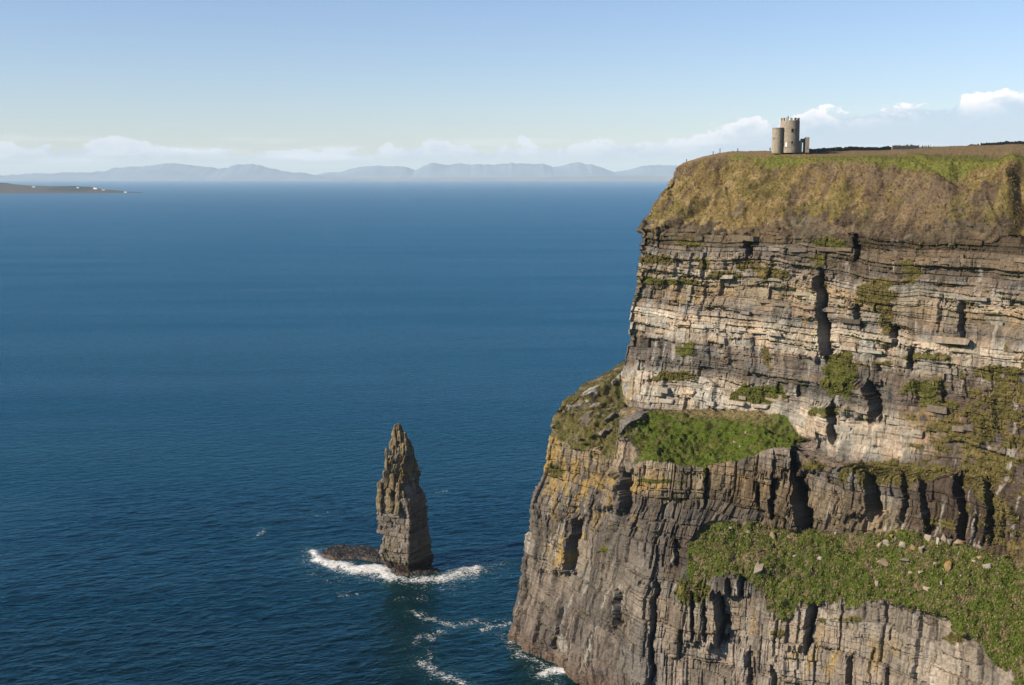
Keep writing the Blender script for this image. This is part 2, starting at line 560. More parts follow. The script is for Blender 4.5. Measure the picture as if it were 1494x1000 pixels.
rough_zone = sstep(fbm(U / 18, Z / 14, seed=61, octaves=3), -0.25, 0.35)
massive = np.clip(np.exp(-((ZZ - 108) / 6.5) ** 2) + .8 * sstep(vnoise(U / 30, Z / 9, seed=63), .1, .5), 0, 1)
BEDW = 1 - .72 * massive
D = 3.6 * fbm(U / 34, Z / 60, seed=71, octaves=3) + (2.2 - 1.3 * LOW) * fbm(U / 12, Z / 13, seed=72, octaves=4)
D = D + (layA - 0.5) * (2.6 - 1.2 * LOW) * BEDW + (oA * (.75 + .35 * LOW) + tA * (.7 + .5 * LOW)) * (0.35 + 0.85 * rough_zone) * BEDW - (.45 + .45 * LOW) * gA * rough_zone - 0.55 * bA * BEDW
D = D + ((layB - 0.5) * (1.0 - 0.2 * LOW) + (oB * 0.42 + tB * 0.3) * (0.3 + 0.8 * rough_zone) - 0.22 * gB - 0.40 * bB) * (.3 + .7 * BEDW)
hole = (rnd(kA, iA, 77) > 0.93) & (rnd(iA, 3, 78) > 0.3)
D = D - 1.5 * hole * (1 - LOW)
colm = sstep(fbm(U / 26, Z / 12, seed=81, octaves=2), -0.3, 0.25)
LEFTF = (1 - sstep(PXG, 905, 985)) * sstep(PYG, 690, 760)
D = D + LOW * (1 - .45 * LEFTF) * (2.0 * oC + 2.0 * tC - .6 * gC + .85 * oD + .8 * tD - .25 * gD - .6 * bD + 1.5 * (layD - .5) - .5 * bC)
D = D + 1.6 * LEFTF * (.5 - np.abs(fbm(WW / 9, Z / 18, seed=85, octaves=3)) * 1.6)
D = D + LOW * (1 - .72 * LEFTF) * (.9 * colm * fins(WW, Z, 7.5, 24.0, 83, 1.0) + .4 * fins(WW, Z, 3.4, 13.0, 87, 1.0))
D = D - LOW * (1.5 * rift(WW, Z, 7.5, 22.0, 211, .55) + .6 * rift(WW, Z, 3.6, 9.0, 213, .35)) - (1 - LOW) * .9 * rift(WW, Z, 6.5, 9.0, 215, .4) * rough_zone + (1 - LOW) * 1.5 * fins(WW, Z, 9.0, 9.0, 91) * rough_zone
D = D + 0.55 * fbm(X / 2.6, Y / 2.6, Z / 2.2, seed=95, octaves=3) + 0.22 * fbm(X / 0.8, Y / 0.8, Z / 0.7, seed=97, octaves=2)

# the big clefts: a rib that stands proud and drops away sharply on its right
CLEFTS = [  # photo x, y0, y1, proud m, left width px, right width px, lean px
    (1199, 405, 520, 4.6, 26, 16, 10), (1163, 690, 785, 7.0, 30, 26, 14), (1152, 640, 690, 4.5, 24, 18, 0), (1268, 690, 755, 5.2, 34, 20, 0),
    (838, 755, 835, 3.6, 34, 12, -6), (1046, 868, 940, 6.4, 34, 24, 0), (1176, 868, 948, 4.0, 20, 16, -10), (1268, 560, 610, 5.0, 34, 18, 12),
    (1215, 590, 640, 3.4, 20, 12, 0), (915, 690, 742, 4.2, 26, 12, 0), (1398, 690, 790, 3.4, 18, 12, 0),
    (1300, 470, 505, 2.6, 16, 10, 0), (1405, 440, 500, 2.4, 18, 10, 0), (1247, 345, 375, 1.8, 22, 10, 0), (1125, 690, 760, 3.4, 18, 12, 0),
    (1105, 700, 745, 2.4, 14, 9, 0), (1030, 690, 735, 2.0, 12, 8, 0), (905, 860, 915, 2.6, 22, 12, -4),
    (787, 880, 938, .7, 14, 6, -8), (816, 890, 948, .9, 16, 6, -6), (1090, 950, 1010, 1.5, 14, 8, 0), (1122, 975, 1010, 1.4, 14, 8, 0), (1235, 955, 1010, 1.6, 16, 8, 0),
    (1318, 690, 760, 2.6, 14, 9, 0), (1345, 700, 780, 2.6, 14, 9, 0), (1440, 700, 790, 3.0, 14, 9, 0), (985, 780, 830, 1.8, 12, 8, 0), (950, 850, 1000, 2.4, 20, 10, -8),
    (1090, 345, 372, 2.4, 26, 14, 0), (957, 343, 356, 1.4, 14, 8, 0), (1330, 505, 540, 2.0, 16, 10, 0), (1250, 440, 480, 2.2, 14, 9, 6),
    (1010, 868, 930, 2.4, 12, 9, 0), (1028, 868, 930, 2.2, 12, 8, 0), (1078, 838, 870, 3.0, 14, 10, 0), (1060, 840, 872, 2.6, 12, 9, 0)]
for cx, y0, y1, amp, wl, wr, lean in CLEFTS:
    xx = cx + lean * ((PYG - y0) / (y1 - y0) - 0.5) + 2.0 * vnoise(Z / 4, U * 0 + cx, seed=100)
    dx = PXG - xx
    step_ = 13 * (rnd(np.floor(WW / 1.3).astype(np.int64), int(cx), 101) - .5) + 5 * (rnd(np.floor(WW / .55).astype(np.int64), int(cx), 102) - .5)
    lo_, hi_ = PYG + step_, PYG - step_
    win = sstep(lo_, y0 - 2, y0 + 3) * (1 - sstep(hi_, y1 - 5, y1 + 4))
    wob = rnd(np.floor(ZZ / 1.9).astype(np.int64), int(cx), 103)
    dx = dx + 3.0 * (wob - .5)
    wsl = wr * (.16 + .30 * rnd(np.floor(ZZ / 3.1).astype(np.int64), int(cx), 104))
    rib = np.where(dx < 0, np.clip(1 + dx / (2.2 * wl), 0, 1) * (.75 + .25 * wob), 0)
    slot = sstep(dx, -.4, 1.0) * (1 - sstep(dx, wsl, wsl + 1.2 + .16 * wr))
    ledge_ = 1 - sstep(dx, wsl + 2, wsl + 2.2 * wr)
    D = D + amp * (.75 * rib * win - 1.75 * slot * win - .35 * ledge_ * (dx >= 0) * win)

wallD = D
# turf: tussocks, hummocks and rills running down the slope
G = 2.6 * fbm(U / 14, Z / 11, seed=121, octaves=4) - 1.6 * np.maximum(fbm(U / 6 + Z / 9, Z / 16, seed=129, octaves=3) - .1, 0) * 2 + 0.75 * fbm(U / 3.4, Z / 4.5, Y / 5, seed=123, octaves=3) + 0.62 * fbm(X / 1.2, Y / 1.2, Z / 1.2, seed=125, octaves=2)
G = G + 0.9 * np.abs(fbm(U / 7, Z / 22, seed=127, octaves=3))
for hx, hy, hw, hh, ang, dep in [(1052, 262, 9, 12, .2, 2.4), (1000, 318, 26, 6, -.6, 2.2), (1022, 300, 22, 5, -.5, 1.6), (1247, 288, 9, 14, .1, 2.0), (1262, 325, 12, 8, 0, 1.8), (1092, 320, 8, 14, 0, 1.4), (1112, 270, 22, 4, -.35, 1.8), (1128, 280, 10, 6, -.5, 1.8),
                                 (1395, 262, 60, 4, .42, 1.8), (1355, 240, 30, 3, .35, 1.6), (1486, 310, 12, 46, .05, 7.0), (1160, 318, 30, 6, -.1, 1.6), (1230, 332, 14, 10, 0, 1.6), (1330, 335, 20, 8, 0, 1.4), (970, 270, 14, 5, -.8, 1.4), (1190, 296, 40, 4, -.2, 1.2), (1420, 320, 30, 10, .3, 1.0), (1300, 300, 12, 26, .3, 1.0)]:
    ca, sa = math.cos(ang), math.sin(ang)
    hx_ = (PXG - hx) * ca + (PYG - hy) * sa + 4 * vnoise(U / 4, Z / 4, seed=133)
    hy_ = -(PXG - hx) * sa + (PYG - hy) * ca + 3 * vnoise(U / 4, Z / 4, seed=134)
    G = G - dep * np.exp(-(hx_ / hw) ** 2 - (hy_ / hh) ** 2) + .6 * dep * np.exp(-((hx_ + hw) / hw) ** 2 - ((hy_ + hh) / hh) ** 2)
tus = fbm(X / 1.7, Y / 1.7, Z / 2.2, seed=137, octaves=3)
G = G + (TT > 6) * (1.3 * np.maximum(tus, -.25) + .8 * fbm(X / 4.5, Y / 4.5, Z / 4.5, seed=138, octaves=2))
flat_top = sstep(TT, 2.5, 1.6)
G = G * (1 - 0.8 * flat_top)
frontal = np.concatenate([np.linspace(0.15, 1, NB), np.ones(NS_ - NB)])[None]
V = V + Nh * (wall * wallD * frontal)[..., None] + N0 * ((1 - wall) * G * frontal)[..., None]
# fine rock outcrops showing through the lower part of the top slope
crop_m = sstep(fbm(U / 10, Z / 6, seed=131, octaves=4) + 0.5 * sstep(TT, 3.3, 4.0) + .55 * np.exp(-((PXG - 1165) / 75) ** 2 - ((PYG - 322) / 26) ** 2) - 0.2, 0.22, 0.42) * (TT > 2.7) * (TT < 4.05)
V = V + N0 * (crop_m * (1 - wall) * (0.5 + 0.9 * oB + 0.6 * oA - 0.5 * bB))[..., None]
N1 = grid_normals(V)
if N1[NT_ // 2, NS_ // 2, 1] > 0:
    N1 = -N1
PXF, PYF = to_px(V)


# --- where turf grows on the rock
veg = (1 - wall) * (1 - 0.85 * crop_m)
n_big = fbm(U / 8, Z / 4, seed=141, octaves=4)
n_sm = fbm(X / 1.6, Y / 1.6, Z / 1.6, seed=143, octaves=3)
ledge = sstep(N1[..., 2] + 0.25 * n_sm, 0.42, 0.68) * sstep(n_big + 0.25 * sstep(PYG, 640, 420), -0.05, 0.3)
veg = np.maximum(veg, ledge * 0.9)
PATCH = [  # photo x, y, rx, ry, greenness, strength
    (1108, 575, 36, 14, 0.75, 1.1), (1228, 548, 24, 30, 0.7, 1.2), (1212, 600, 30, 10, 0.6, .7), (1300, 690, 70, 18, .45, .95), (1390, 640, 80, 40, .35, .45),
    (1460, 600, 50, 80, .35, .6), (1350, 690, 60, 14, .5, .9), (1440, 690, 50, 30, .3, .75), (1350, 565, 30, 14, .6, .8), (1370, 590, 34, 10, .6, .8),
    (1280, 430, 34, 26, .35, .85), (1295, 470, 10, 40, .4, .8), (1215, 352, 26, 10, .7, 1.1), (1200, 380, 20, 16, .5, .7), (1330, 395, 16, 22, .4, .8),
    (1130, 400, 24, 10, .3, 1.0), (1030, 385, 18, 12, .45, .8), (1005, 352, 26, 9, .4, 1.0), (1060, 400, 30, 8, .3, .7), (960, 380, 40, 7, .35, .9),
    (960, 412, 40, 5, .7, 1.0), (1000, 412, 30, 4, .6, .8), (1000, 510, 18, 10, .6, .8), (985, 548, 32, 8, .5, .9), (810, 686, 12, 14, .5, 1.0), (860, 640, 30, 18, .7, .9),
    (890, 800, 12, 14, .55, .6), (1010, 862, 22, 16, .7, 1.2), (1120, 520, 8, 22, .35, .7), (1150, 640, 24, 10, .6, .8), (1180, 680, 30, 8, .5, .6), (1330, 520, 26, 8, .5, .6),
    (1370, 520, 24, 6, .5, .8), (1400, 500, 24, 8, .45, .8), (1030, 690, 5, 24, .7, .9), (960, 700, 40, 4, .6, .8), (1150, 920, 30, 10, .55, .5), (1230, 905, 40, 6, .6, .6),
    (1400, 930, 40, 14, .4, .6), (1270, 530, 60, 8, .45, .6), (1460, 540, 40, 10, .5, .8), (1095, 390, 30, 12, .3, .6), (1220, 860, 60, 10, .7, .9)]
gp = np.zeros_like(veg)
gw = np.zeros_like(veg) + 1e-3
pn = fbm(U / 3.5, Z / 2.2, seed=151, octaves=4)
for x, y, rx, ry, gr, st in PATCH:
    d = ((PXG - x) / rx) ** 2 + ((PYG - y) / ry) ** 2
    m = np.exp(-d * 0.9)
    veg = np.maximum(veg, np.clip((m * st * 1.35 + 0.55 * pn - 0.35) * 2.2, 0, 1))
    gp += m * gr
    gw += m
patch_green = gp / gw
brown_wall = sstep(PXG + 60 * n_big, 1290, 1420) * sstep(PYG, 480, 560) * (1 - sstep(PYG, 800, 840))
veg = np.maximum(veg, brown_wall * sstep(n_big + 0.5 * n_sm + 0.25 * pn, 0.02, 0.3))
scree = sstep(fbm(X / 2.2, Y / 2.2, Z / 2.2, seed=155, octaves=3), 0.25, 0.45)
veg = np.clip(veg, 0, 1)
on_wall = wall * veg
V = V + Nh * (on_wall * (0.45 + 0.9 * np.abs(pn) + 0.5 * n_sm))[..., None] * frontal[..., None]

# --- colours of the materials themselves
C = lambda *c: np.array(c, np.float32)
PALE, SAND, GREY, SLATE, BROWN, RED = C(.475, .415, .34), C(.40, .32, .22), C(.235, .205, .178), C(.138, .122, .107), C(.155, .118, .088), C(.25, .165, .125)
ZONES = [(-20, RED), (5, RED), (12, GREY), (22, GREY * 1.1), (34, PALE * .88), (46, GREY), (58, GREY * .85), (66, SAND * .8), (72, SAND), (78, GREY), (84, GREY), (88, PALE), (99, PALE * .95),
         (102, SLATE * 1.25), (113, GREY * .82), (116, PALE), (124, PALE), (128, GREY), (135, SAND), (140, PALE * .8), (146, GREY * .9), (152, SAND * .8), (215, BROWN)]
zk = np.array([z for z, _ in ZONES], float)
base = np.stack([np.interp(ZZ, zk, [c[j] for _, c in ZONES]) for j in range(3)], -1).astype(np.float32)
alt = layA[..., None]
base = base * (0.72 + 0.5 * alt) * (0.88 + 0.24 * layB[..., None]) * (0.80 + 0.4 * blkA[..., None]) * (0.90 + 0.2 * blkB[..., None])
tint = rnd(kA, iA, 171)[..., None]
base = base * (1 + (tint - 0.5) * C(.18, .0, -.18))
lower_pale = sstep(PXG, 930, 1010) * sstep(PYG, 850, 890)
base = base * (1 + LOW[..., None] * ((.62 + .76 * blkC[..., None] * (.6 + .4 * blkD[..., None] / .5)) * .9 - 1) * .75)
base = base * (1 - 0.6 * lower_pale[..., None]) + 0.6 * lower_pale[..., None] * C(.335, .287, .236) * (0.62 + 0.36 * blkC[..., None] + .34 * blkD[..., None]) * (.85 + .3 * layB[..., None])
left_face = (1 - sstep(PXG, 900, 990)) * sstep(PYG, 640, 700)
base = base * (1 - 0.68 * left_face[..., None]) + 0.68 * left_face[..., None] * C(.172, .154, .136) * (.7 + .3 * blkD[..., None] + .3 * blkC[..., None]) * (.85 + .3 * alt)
bw = np.clip(sstep(PXG + 50 * n_big, 1270, 1400) * sstep(PYG, 500, 600), 0, 1)[..., None] * (1 - sstep(PYG, 850, 900))[..., None]
bw = np.clip(bw * 1.0 + .55 * bw * sstep(PYG, 640, 690)[..., None], 0, 1.0)
base = base * (1 - 0.86 * bw) + 0.86 * bw * C(.112, .083, .066) * (.75 + .5 * alt)
topw = (sstep(PXG, 1090, 1220) * (1 - sstep(PYG, 380, 430)) * wall)[..., None]
base = base * (1 - 0.72 * topw) + 0.72 * topw * BROWN * .8 * (.75 + .5 * alt)
stain = sstep(fbm(U / 1.8, Z / 14, seed=181, octaves=4), 0.05, 0.45)[..., None]
base = base * (1 - 0.38 * stain)
base = base * C(1.0, .985, .955)
midw = (sstep(PYG, 655, 690) * (1 - sstep(PYG, 800, 830)) * sstep(PXG, 930, 1000))[..., None]
base = base * (1 - .30 * midw)
base = base * (1 - .5 * (TT < 4.1) * (TT > 2.5))[..., None]
white = sstep(fbm(U / 1.6, Z / 9, seed=183, octaves=3) + 0.25 * fbm(U / 20, Z / 20, seed=184, octaves=2), 0.42, 0.62)[..., None] * 0.5 * (TT > 4.25)[..., None]
base = base * (1 - white) + white * C(.52, .49, .43)
OCH = [(840, 700, 50, 60, .9), (800, 660, 20, 50, .8), (830, 800, 24, 36, 1.1), (950, 705, 50, 10, 1.0), (900, 730, 60, 40, .6), (1190, 960, 40, 40, .75), (1100, 930, 30, 50, .55), (1180, 480, 16, 24, .9),
       (1280, 960, 80, 30, .55), (1000, 440, 70, 8, .6), (920, 590, 14, 40, .7), (1350, 610, 50, 30, .5), (1080, 690, 40, 20, .45), (920, 500, 8, 60, .5)]
om = np.zeros_like(veg)
for x, y, rx, ry, st in OCH:
    om += st * np.exp(-(((PXG - x) / rx) ** 2 + ((PYG - y) / ry) ** 2))
ochre = np.clip(sstep(fbm(U / 2.2, Z / 4.0, seed=191, octaves=4) + 0.42 * om, 0.22, 0.52) * np.clip(om, 0, 1) * .85, 0, 1)[..., None]
base = base * (1 - ochre) + ochre * C(.40, .275, .095)
pink = (sstep(fbm(U / 3, Z / 3, seed=195, octaves=3), 0.2, 0.45) * np.exp(-(((PXG - 1350) / 90) ** 2 + ((PYG - 625) / 30) ** 2)))[..., None]
base = base * (1 - pink * .8) + pink * .8 * C(.42, .26, .17)
pink2 = (sstep(fbm(U / 3, Z / 5, seed=196, octaves=3), 0.1, 0.4) * np.exp(-(((PXG - 1045) / 22) ** 2 + ((PYG - 970) / 34) ** 2)))[..., None]
base = base * (1 - pink2 * .7) + pink2 * .7 * C(.42, .27, .20)
wet = (1 - sstep(Z + 1.2 * n_sm, 1.0, 5.0))[..., None]
base = base * (1 - .55 * wet) + .55 * wet * C(.13, .085, .06)

DRY, TAN, MOSS, GREEN, OLIVE, EARTH = C(.205, .150, .062), C(.315, .232, .115), C(.125, .14, .030), C(.120, .170, .022), C(.150, .128, .044), C(.095, .067, .047)
g1, g2, g3 = (fbm(U / 12, Z / 10, seed=201, octaves=4), fbm(X / 2.0, Y / 2.0, Z / 2.0, seed=203, octaves=3), fbm(U / 4, Z / 8, seed=205, octaves=3))
lerp = lambda a, b, f: a * (1 - f[..., None]) + b * f[..., None]
cap = lerp(np.broadcast_to(DRY, base.shape), TAN, sstep(g2 + .5 * g1, -.2, .5))
g4 = fbm(U / 26, Z / 16, seed=207, octaves=4)
cap = lerp(cap, np.broadcast_to(EARTH, base.shape), sstep(g3 + .45 * g4 + .4 * np.exp(-((PXG - 1165) / 90) ** 2 - ((PYG - 310) / 32) ** 2), .12, .5) * .8)
cap = lerp(cap, np.broadcast_to(C(.17, .125, .085), base.shape), sstep(g4 + .3 * g2, .05, .45) * .7)
cap = lerp(cap, np.broadcast_to(OLIVE, base.shape), sstep(g1 - .4 * g2, -.05, .4) * .65)
gtop = np.zeros_like(veg)
for x, y, rx, ry, st in [(1140, 233, 60, 14, 1.0), (1330, 240, 60, 14, .9), (1440, 234, 80, 12, 1.1), (1250, 232, 60, 9, .8), (1390, 255, 40, 16, .8), (1100, 250, 30, 14, .4), (1080, 226, 30, 7, .5)]:
    gtop += st * np.exp(-(((PXG - x) / rx) ** 2 + ((PYG - y) / ry) ** 2))
cap = lerp(cap, np.broadcast_to(MOSS * 1.15, base.shape), sstep(gtop + .45 * g2 + .35 * g1, .45, .95) * .85)
cap = lerp(cap, np.broadcast_to(C(.095, .07, .052), base.shape), sstep(TT + .5 * g3 + .35 * g1 + .25 * sstep(PXG, 1080, 1300), 3.72, 4.05) * .8)
pl = sstep(TT, 2.02, 1.9)
cap = lerp(cap, np.broadcast_to(C(.27, .20, .105), base.shape), pl * .8)
bench = lerp(np.broadcast_to(GREEN, base.shape), MOSS, sstep(g2, -.2, .4))
bench = lerp(bench, np.broadcast_to(C(.33, .25, .15), base.shape), sstep(.5 * g2 + .3 * n_sm + .3 * g1 - .75 * tus, np.where(TT > 10, .16, .26), np.where(TT > 10, .46, .55)) * np.where(TT > 10, .8, .45))
spur = (1 - sstep(PXG + 25 * n_sm, 905, 945)) * (TT < 10)
bench = lerp(bench, lerp(np.broadcast_to(OLIVE, base.shape), C(.25, .205, .10), sstep(g2, -.3, .3)), spur * .8)
backstrip = sstep(TT + .15 * n_sm, 7.55, 7.1) * (TT < 8) * sstep(PXG, 940, 970) * (1 - sstep(PXG, 1110, 1150))
bench = lerp(bench, np.broadcast_to(C(.30, .235, .12), base.shape), backstrip * .9)
tuftw = lerp(np.broadcast_to(OLIVE * 1.1, base.shape), np.broadcast_to(MOSS, base.shape), sstep(patch_green + .35 * g2, .3, .75))
tuftw = lerp(tuftw, np.broadcast_to(C(.27, .20, .085), base.shape), sstep(g2 - .5 * patch_green + .3, .1, .6) * .8)
turf = np.where(((TT < 4.02) | ((TT < 6) & (wall < .5)))[..., None], cap, np.where((wall > .5)[..., None], tuftw, bench))
rb = sstep(PXG, 1150, 1175)[..., None] * ((TT > 6.9) & (TT < 9.3))[..., None]
turf = turf * (1 - rb) + rb * tuftw
gap_ = np.exp(-((PXG - 918) / 14) ** 2 - ((PYG - 655) / 40) ** 2)
rocky_turf = (np.clip(scree, 0, 1) * (TT > 4) * (1 - wall) * (spur * .85 + .10))[..., None]
turf = turf * (1 - rocky_turf) + rocky_turf * C(.33, .29, .22)
turf = turf * (0.86 + 0.28 * rnd((X * 3).astype(np.int64), (Z * 3).astype(np.int64), 7))[..., None]
vm = sstep(veg + .18 * n_sm, .42, .58)[..., None]
bench_gain = np.where(((TT > 6.9) & (wall < .5))[..., None], .57, np.where((TT > 4.02)[..., None], .60, .82))
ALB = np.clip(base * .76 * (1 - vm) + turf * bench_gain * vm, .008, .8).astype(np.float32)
VEG = vm[..., 0]

cliff = tag(empty('cliff', (60, 400, 0)), 'high layered sea cliff with grassy ledges, topped by the round stone tower', 'cliff', kind='structure')
CL = Matrix.Translation((-60, -400, 0))
OFF = np.array([60, 400, 0.0])
FACES = grid_faces(NT_, NS_)
tc = TT.ravel()[FACES].mean(1)
wc = wall.ravel()[FACES].mean(1)
vc = VEG.ravel()[FACES].mean(1)
VL = V - OFF
region = np.where(tc < 2.0, 0, np.where(tc < 4.0, 1, np.where(tc < 7.0, 2, np.where(tc < 9.0, 3, np.where(tc < 11, 4, np.where(tc < 13, 5, 6))))))
region = np.where((region == 3) & (wc > .5), np.where(tc < 8, 2, 4), region)
region = np.where((region == 5) & (wc > .5), np.where(tc < 12, 4, 6), region)
region = np.where((region == 1) & (wc > .5), 2, region)
region = np.where((region == 2) & (wc < .5) & (tc < 5), 1, region)
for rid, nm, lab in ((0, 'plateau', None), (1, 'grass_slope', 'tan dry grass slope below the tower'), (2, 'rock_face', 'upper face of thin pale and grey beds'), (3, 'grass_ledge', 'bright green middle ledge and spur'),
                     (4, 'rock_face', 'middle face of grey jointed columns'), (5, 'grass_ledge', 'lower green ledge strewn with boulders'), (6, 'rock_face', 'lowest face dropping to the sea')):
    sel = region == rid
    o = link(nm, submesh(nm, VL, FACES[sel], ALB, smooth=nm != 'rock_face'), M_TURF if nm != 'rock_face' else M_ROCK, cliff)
    if lab: tag(o, lab)


def tufts(name, mask, count, hgt, parent, seed, tone=1.0, straw=0.0):
    """real blades: small leaning triangles in clumps, spread where the mask is high"""
    r = np.random.RandomState(seed)
    inb = mask * (PXF > 700) * (PXF < 1560) * (PYF < 1060)
    area = np.linalg.norm(np.cross(np.gradient(V, axis=0), np.gradient(V, axis=1)), axis=-1)
    p = (inb * area).ravel()
    p /= p.sum()
    idx = r.choice(p.size, count, p=p)
    pos = V.reshape(-1, 3)[idx] + r.uniform(-.25, .25, (count, 3))
    nr = N1.reshape(-1, 3)[idx] * .75 + np.array([0, 0, .75]) + r.normal(0, .18, (count, 3))
    nr /= np.linalg.norm(nr, axis=1, keepdims=True)
    col = ALB.reshape(-1, 3)[idx] * tone * r.uniform(.85, 1.3, (count, 1))
    if straw:
        dry = r.uniform(0, 1, (count, 1)) < straw
        col = np.where(dry, C(.27, .20, .115) * r.uniform(.6, 1.15, (count, 1)), col)
    nb = 4
    h = hgt * r.uniform(.5, 1.25, (count, 1))
    vs, cs = [], []
    for b in range(nb):
        a = r.normal(0, 1, (count, 3))
        a -= nr * (a * nr).sum(1, keepdims=True)
        a /= np.linalg.norm(a, axis=1, keepdims=True)
        wv = np.cross(nr, a)
        lean = r.uniform(.25, .8, (count, 1))
        tip = pos + (nr + a * lean) * h * r.uniform(.7, 1.1, (count, 1))
        root = pos - nr * .12 + a * h * .18
        vs += [root - wv * h * .24, root + wv * h * .24, tip]
        cs += [col * .9, col * .9, col * r.uniform(1.0, 1.2, (count, 1))]
    VV = np.stack(vs, 1).reshape(-1, 3) - OFF
    CC = np.stack(cs, 1).reshape(-1, 3)
    me = np_mesh(name, VV, np.arange(len(VV)).reshape(-1, 3), CC)
    return tag(link(name, me, M_BLADE, parent), kind='stuff')


tufts('grass', VEG * (TT < 4.8) * (1 - wall) * (TT > 2.05), 25000, .42, cliff, 1)
tufts('grass', (TT < 2.05) * (TT > .75) * 1.0, 7000, .24, cliff, 6, straw=.4)
tufts('grass', VEG * (TT > 6.9) * (TT < 9.2) * (1 - wall), 20000, .45, cliff, 2, straw=.10)
tufts('grass', VEG * (TT > 10.8) * (TT < 13.2) * (1 - wall), 30000, .60, cliff, 3, straw=.32)
tufts('ledge_grass', VEG * wall * (TT > 3.9), 16000, .60, cliff, 4, straw=.25)


# --- blocks of the pale beds that can be told apart, each a piece of its own
def block_mesh(seed):
    r = random.Random(seed)
    bm = bmesh.new()
    bmesh.ops.create_cube(bm, size=1.0)
    for v in bm.verts:
        v.co.x += r.uniform(-.07, .07)
        v.co.y += r.uniform(-.08, .08)
        v.co.z += r.uniform(-.07, .07)
    bmesh.ops.bevel(bm, geom=list(bm.edges), offset=.07, segments=1, affect='EDGES')
    for v in bm.verts:
        v.co += Vector((r.uniform(-.025, .025), r.uniform(-.035, .035), r.uniform(-.03, .03)))
    me = bpy.data.meshes.new('rock_block')
    bm.to_mesh(me)
    bm.free()
    me.materials.append(M_BLOCK)
    return me


BLOCKS = [block_mesh(s) for s in range(9)]
r = random.Random(5)
COURSES = [  # photo y at x=1000, x0, x1, height m, mean width m, bed slope in photo, share of places filled
    (349, 935, 1090, 1.9, 6.0, .06, .9), (386, 945, 1010, 2.0, 5.0, .02, .6), (366, 1125, 1245, 2.2, 4.5, .0, .6), (402, 935, 1150, 1.5, 4.0, .06, .5), (414, 1060, 1220, 1.7, 3.6, .09, .75),
    (432, 1000, 1200, 1.5, 4.0, .10, .5), (452, 960, 1200, 1.5, 4.4, .08, .4), (462, 1210, 1494, 1.8, 5.5, .03, .7), (474, 935, 1150, 1.7, 4.6, .11, .6), (430, 1340, 1494, 2.0, 6.0, .02, .7), (372, 1390, 1494, 2.2, 4.5, .02, .7),
    (488, 1290, 1494, 2.2, 5.5, .03, .7), (500, 1200, 1400, 1.7, 5.0, .05, .5), (517, 930, 990, 1.2, 4.0, .07, .6), (572, 930, 1140, 2.1, 3.0, .10, .65), (586, 930, 1130, 2.0, 3.2, .06, .6), (580, 1150, 1300, 2.2, 4.0, .12, .65),
    (600, 1160, 1290, 2.2, 3.8, .12, .7), (560, 1290, 1494, 2.4, 5.5, .1, .35), (590, 1290, 1440, 2.4, 4.5, .09, .5), (700, 935, 1030, 1.6, 5.0, .36, .8)]
cliff_pts = V.reshape(-1, 3)
gpx, gpy = PXF.ravel(), PYF.ravel()
ok_wall = (wall.ravel() > .6) & (np.tile(np.arange(NS_), NT_) > NB)
wi = np.nonzero(ok_wall)[0]
order = np.lexsort((gpy[wi], np.floor(gpx[wi] / 4)))
cells = {}
for j in wi[::1]:
    cells.setdefault((int(gpx[j] // 4), int(gpy[j] // 4)), j)


def at_px(px, py, table):
    for rad in range(0, 4):
        for ddx in range(-rad, rad + 1):
            for ddy in range(-rad, rad + 1):
                j = table.get((int(px // 4) + ddx, int(py // 4) + ddy))
                if j is not None:
                    return j
    return None


n_blocks = 0
Nsm = N0.reshape(-1, 3)
for cy_, x0, x1, hgt, wid, sl, fill in COURSES:
    x = float(x0)
    while x < x1 and n_blocks < 290:
        wm = wid * r.uniform(.6, 2.1)
        wpx = wm * 3.6
        py_ = cy_ + (x + wpx / 2 - 1000) * sl
        keep = r.random() < fill * .62
        j = at_px(x + wpx / 2, py_, cells) if keep else None
        x += wpx + r.uniform(.3, 2.0)
        if j is None:
            continue
        pos, nn = cliff_pts[j], Nsm[j]
        o = bpy.data.objects.new('rock_block', BLOCKS[r.randrange(len(BLOCKS))])
        COL.objects.link(o)
        o.parent = cliff
        dep = r.uniform(2.2, 3.4)
        out = r.uniform(-1.0, -.5)
        o.location = (pos[0] + nn[0] * out - OFF[0], pos[1] + nn[1] * out - OFF[1], pos[2])
        o.rotation_euler = (r.uniform(-.04, .04), r.uniform(-.03, .03), math.atan2(nn[1], nn[0]) + math.pi / 2 + r.uniform(-.14, .14))
        o.scale = (wm, dep, hgt * r.uniform(.5, .95))
        c = base.reshape(-1, 3)[j] * .74 * r.uniform(.85, 1.2)
        c = c * .8 + C(.32, .26, .195) * .2 if r.random() < .5 else c
        c = c * ALB_K
        o.color = (float(c[0]), float(c[1]), float(c[2]), 1)
        n_blocks += 1


# ------------------------------------------------------------------ boulders lying on the ledges
bench_cells = {}
bsel = np.nonzero(((wall.ravel() < .6) & (TT.ravel() > 6.5)) & (np.tile(np.arange(NS_), NT_) > NB))[0]
for j in bsel:
    bench_cells.setdefault((int(gpx[j] // 4), int(gpy[j] // 4)), j)

def boulder_mat(name, stone, lichen, amount):
    stone, lichen = [tuple(.46 * q for q in c_) for c_ in (stone, lichen)]
    m, t, b = new_mat(name)
    co = t.node('ShaderNodeTexCoord').outputs['Object']
    n = t.noise(co, 1.6, 5.0, .6)
    g = t.ramp(t.noise(co, 6.0, 4.0, .6), .25, .75, .75, 1.25, False)
    c = t.mix(t.ramp(n, .66 - amount * .42, .72 - amount * .42), stone, lichen)
    t.put(b.inputs['Base Color'], t.mix(1.0, c, g, 'MULTIPLY'))
    b.inputs['Roughness'].default_value = .9
    b.inputs['Specular IOR Level'].default_value = .2
    return m


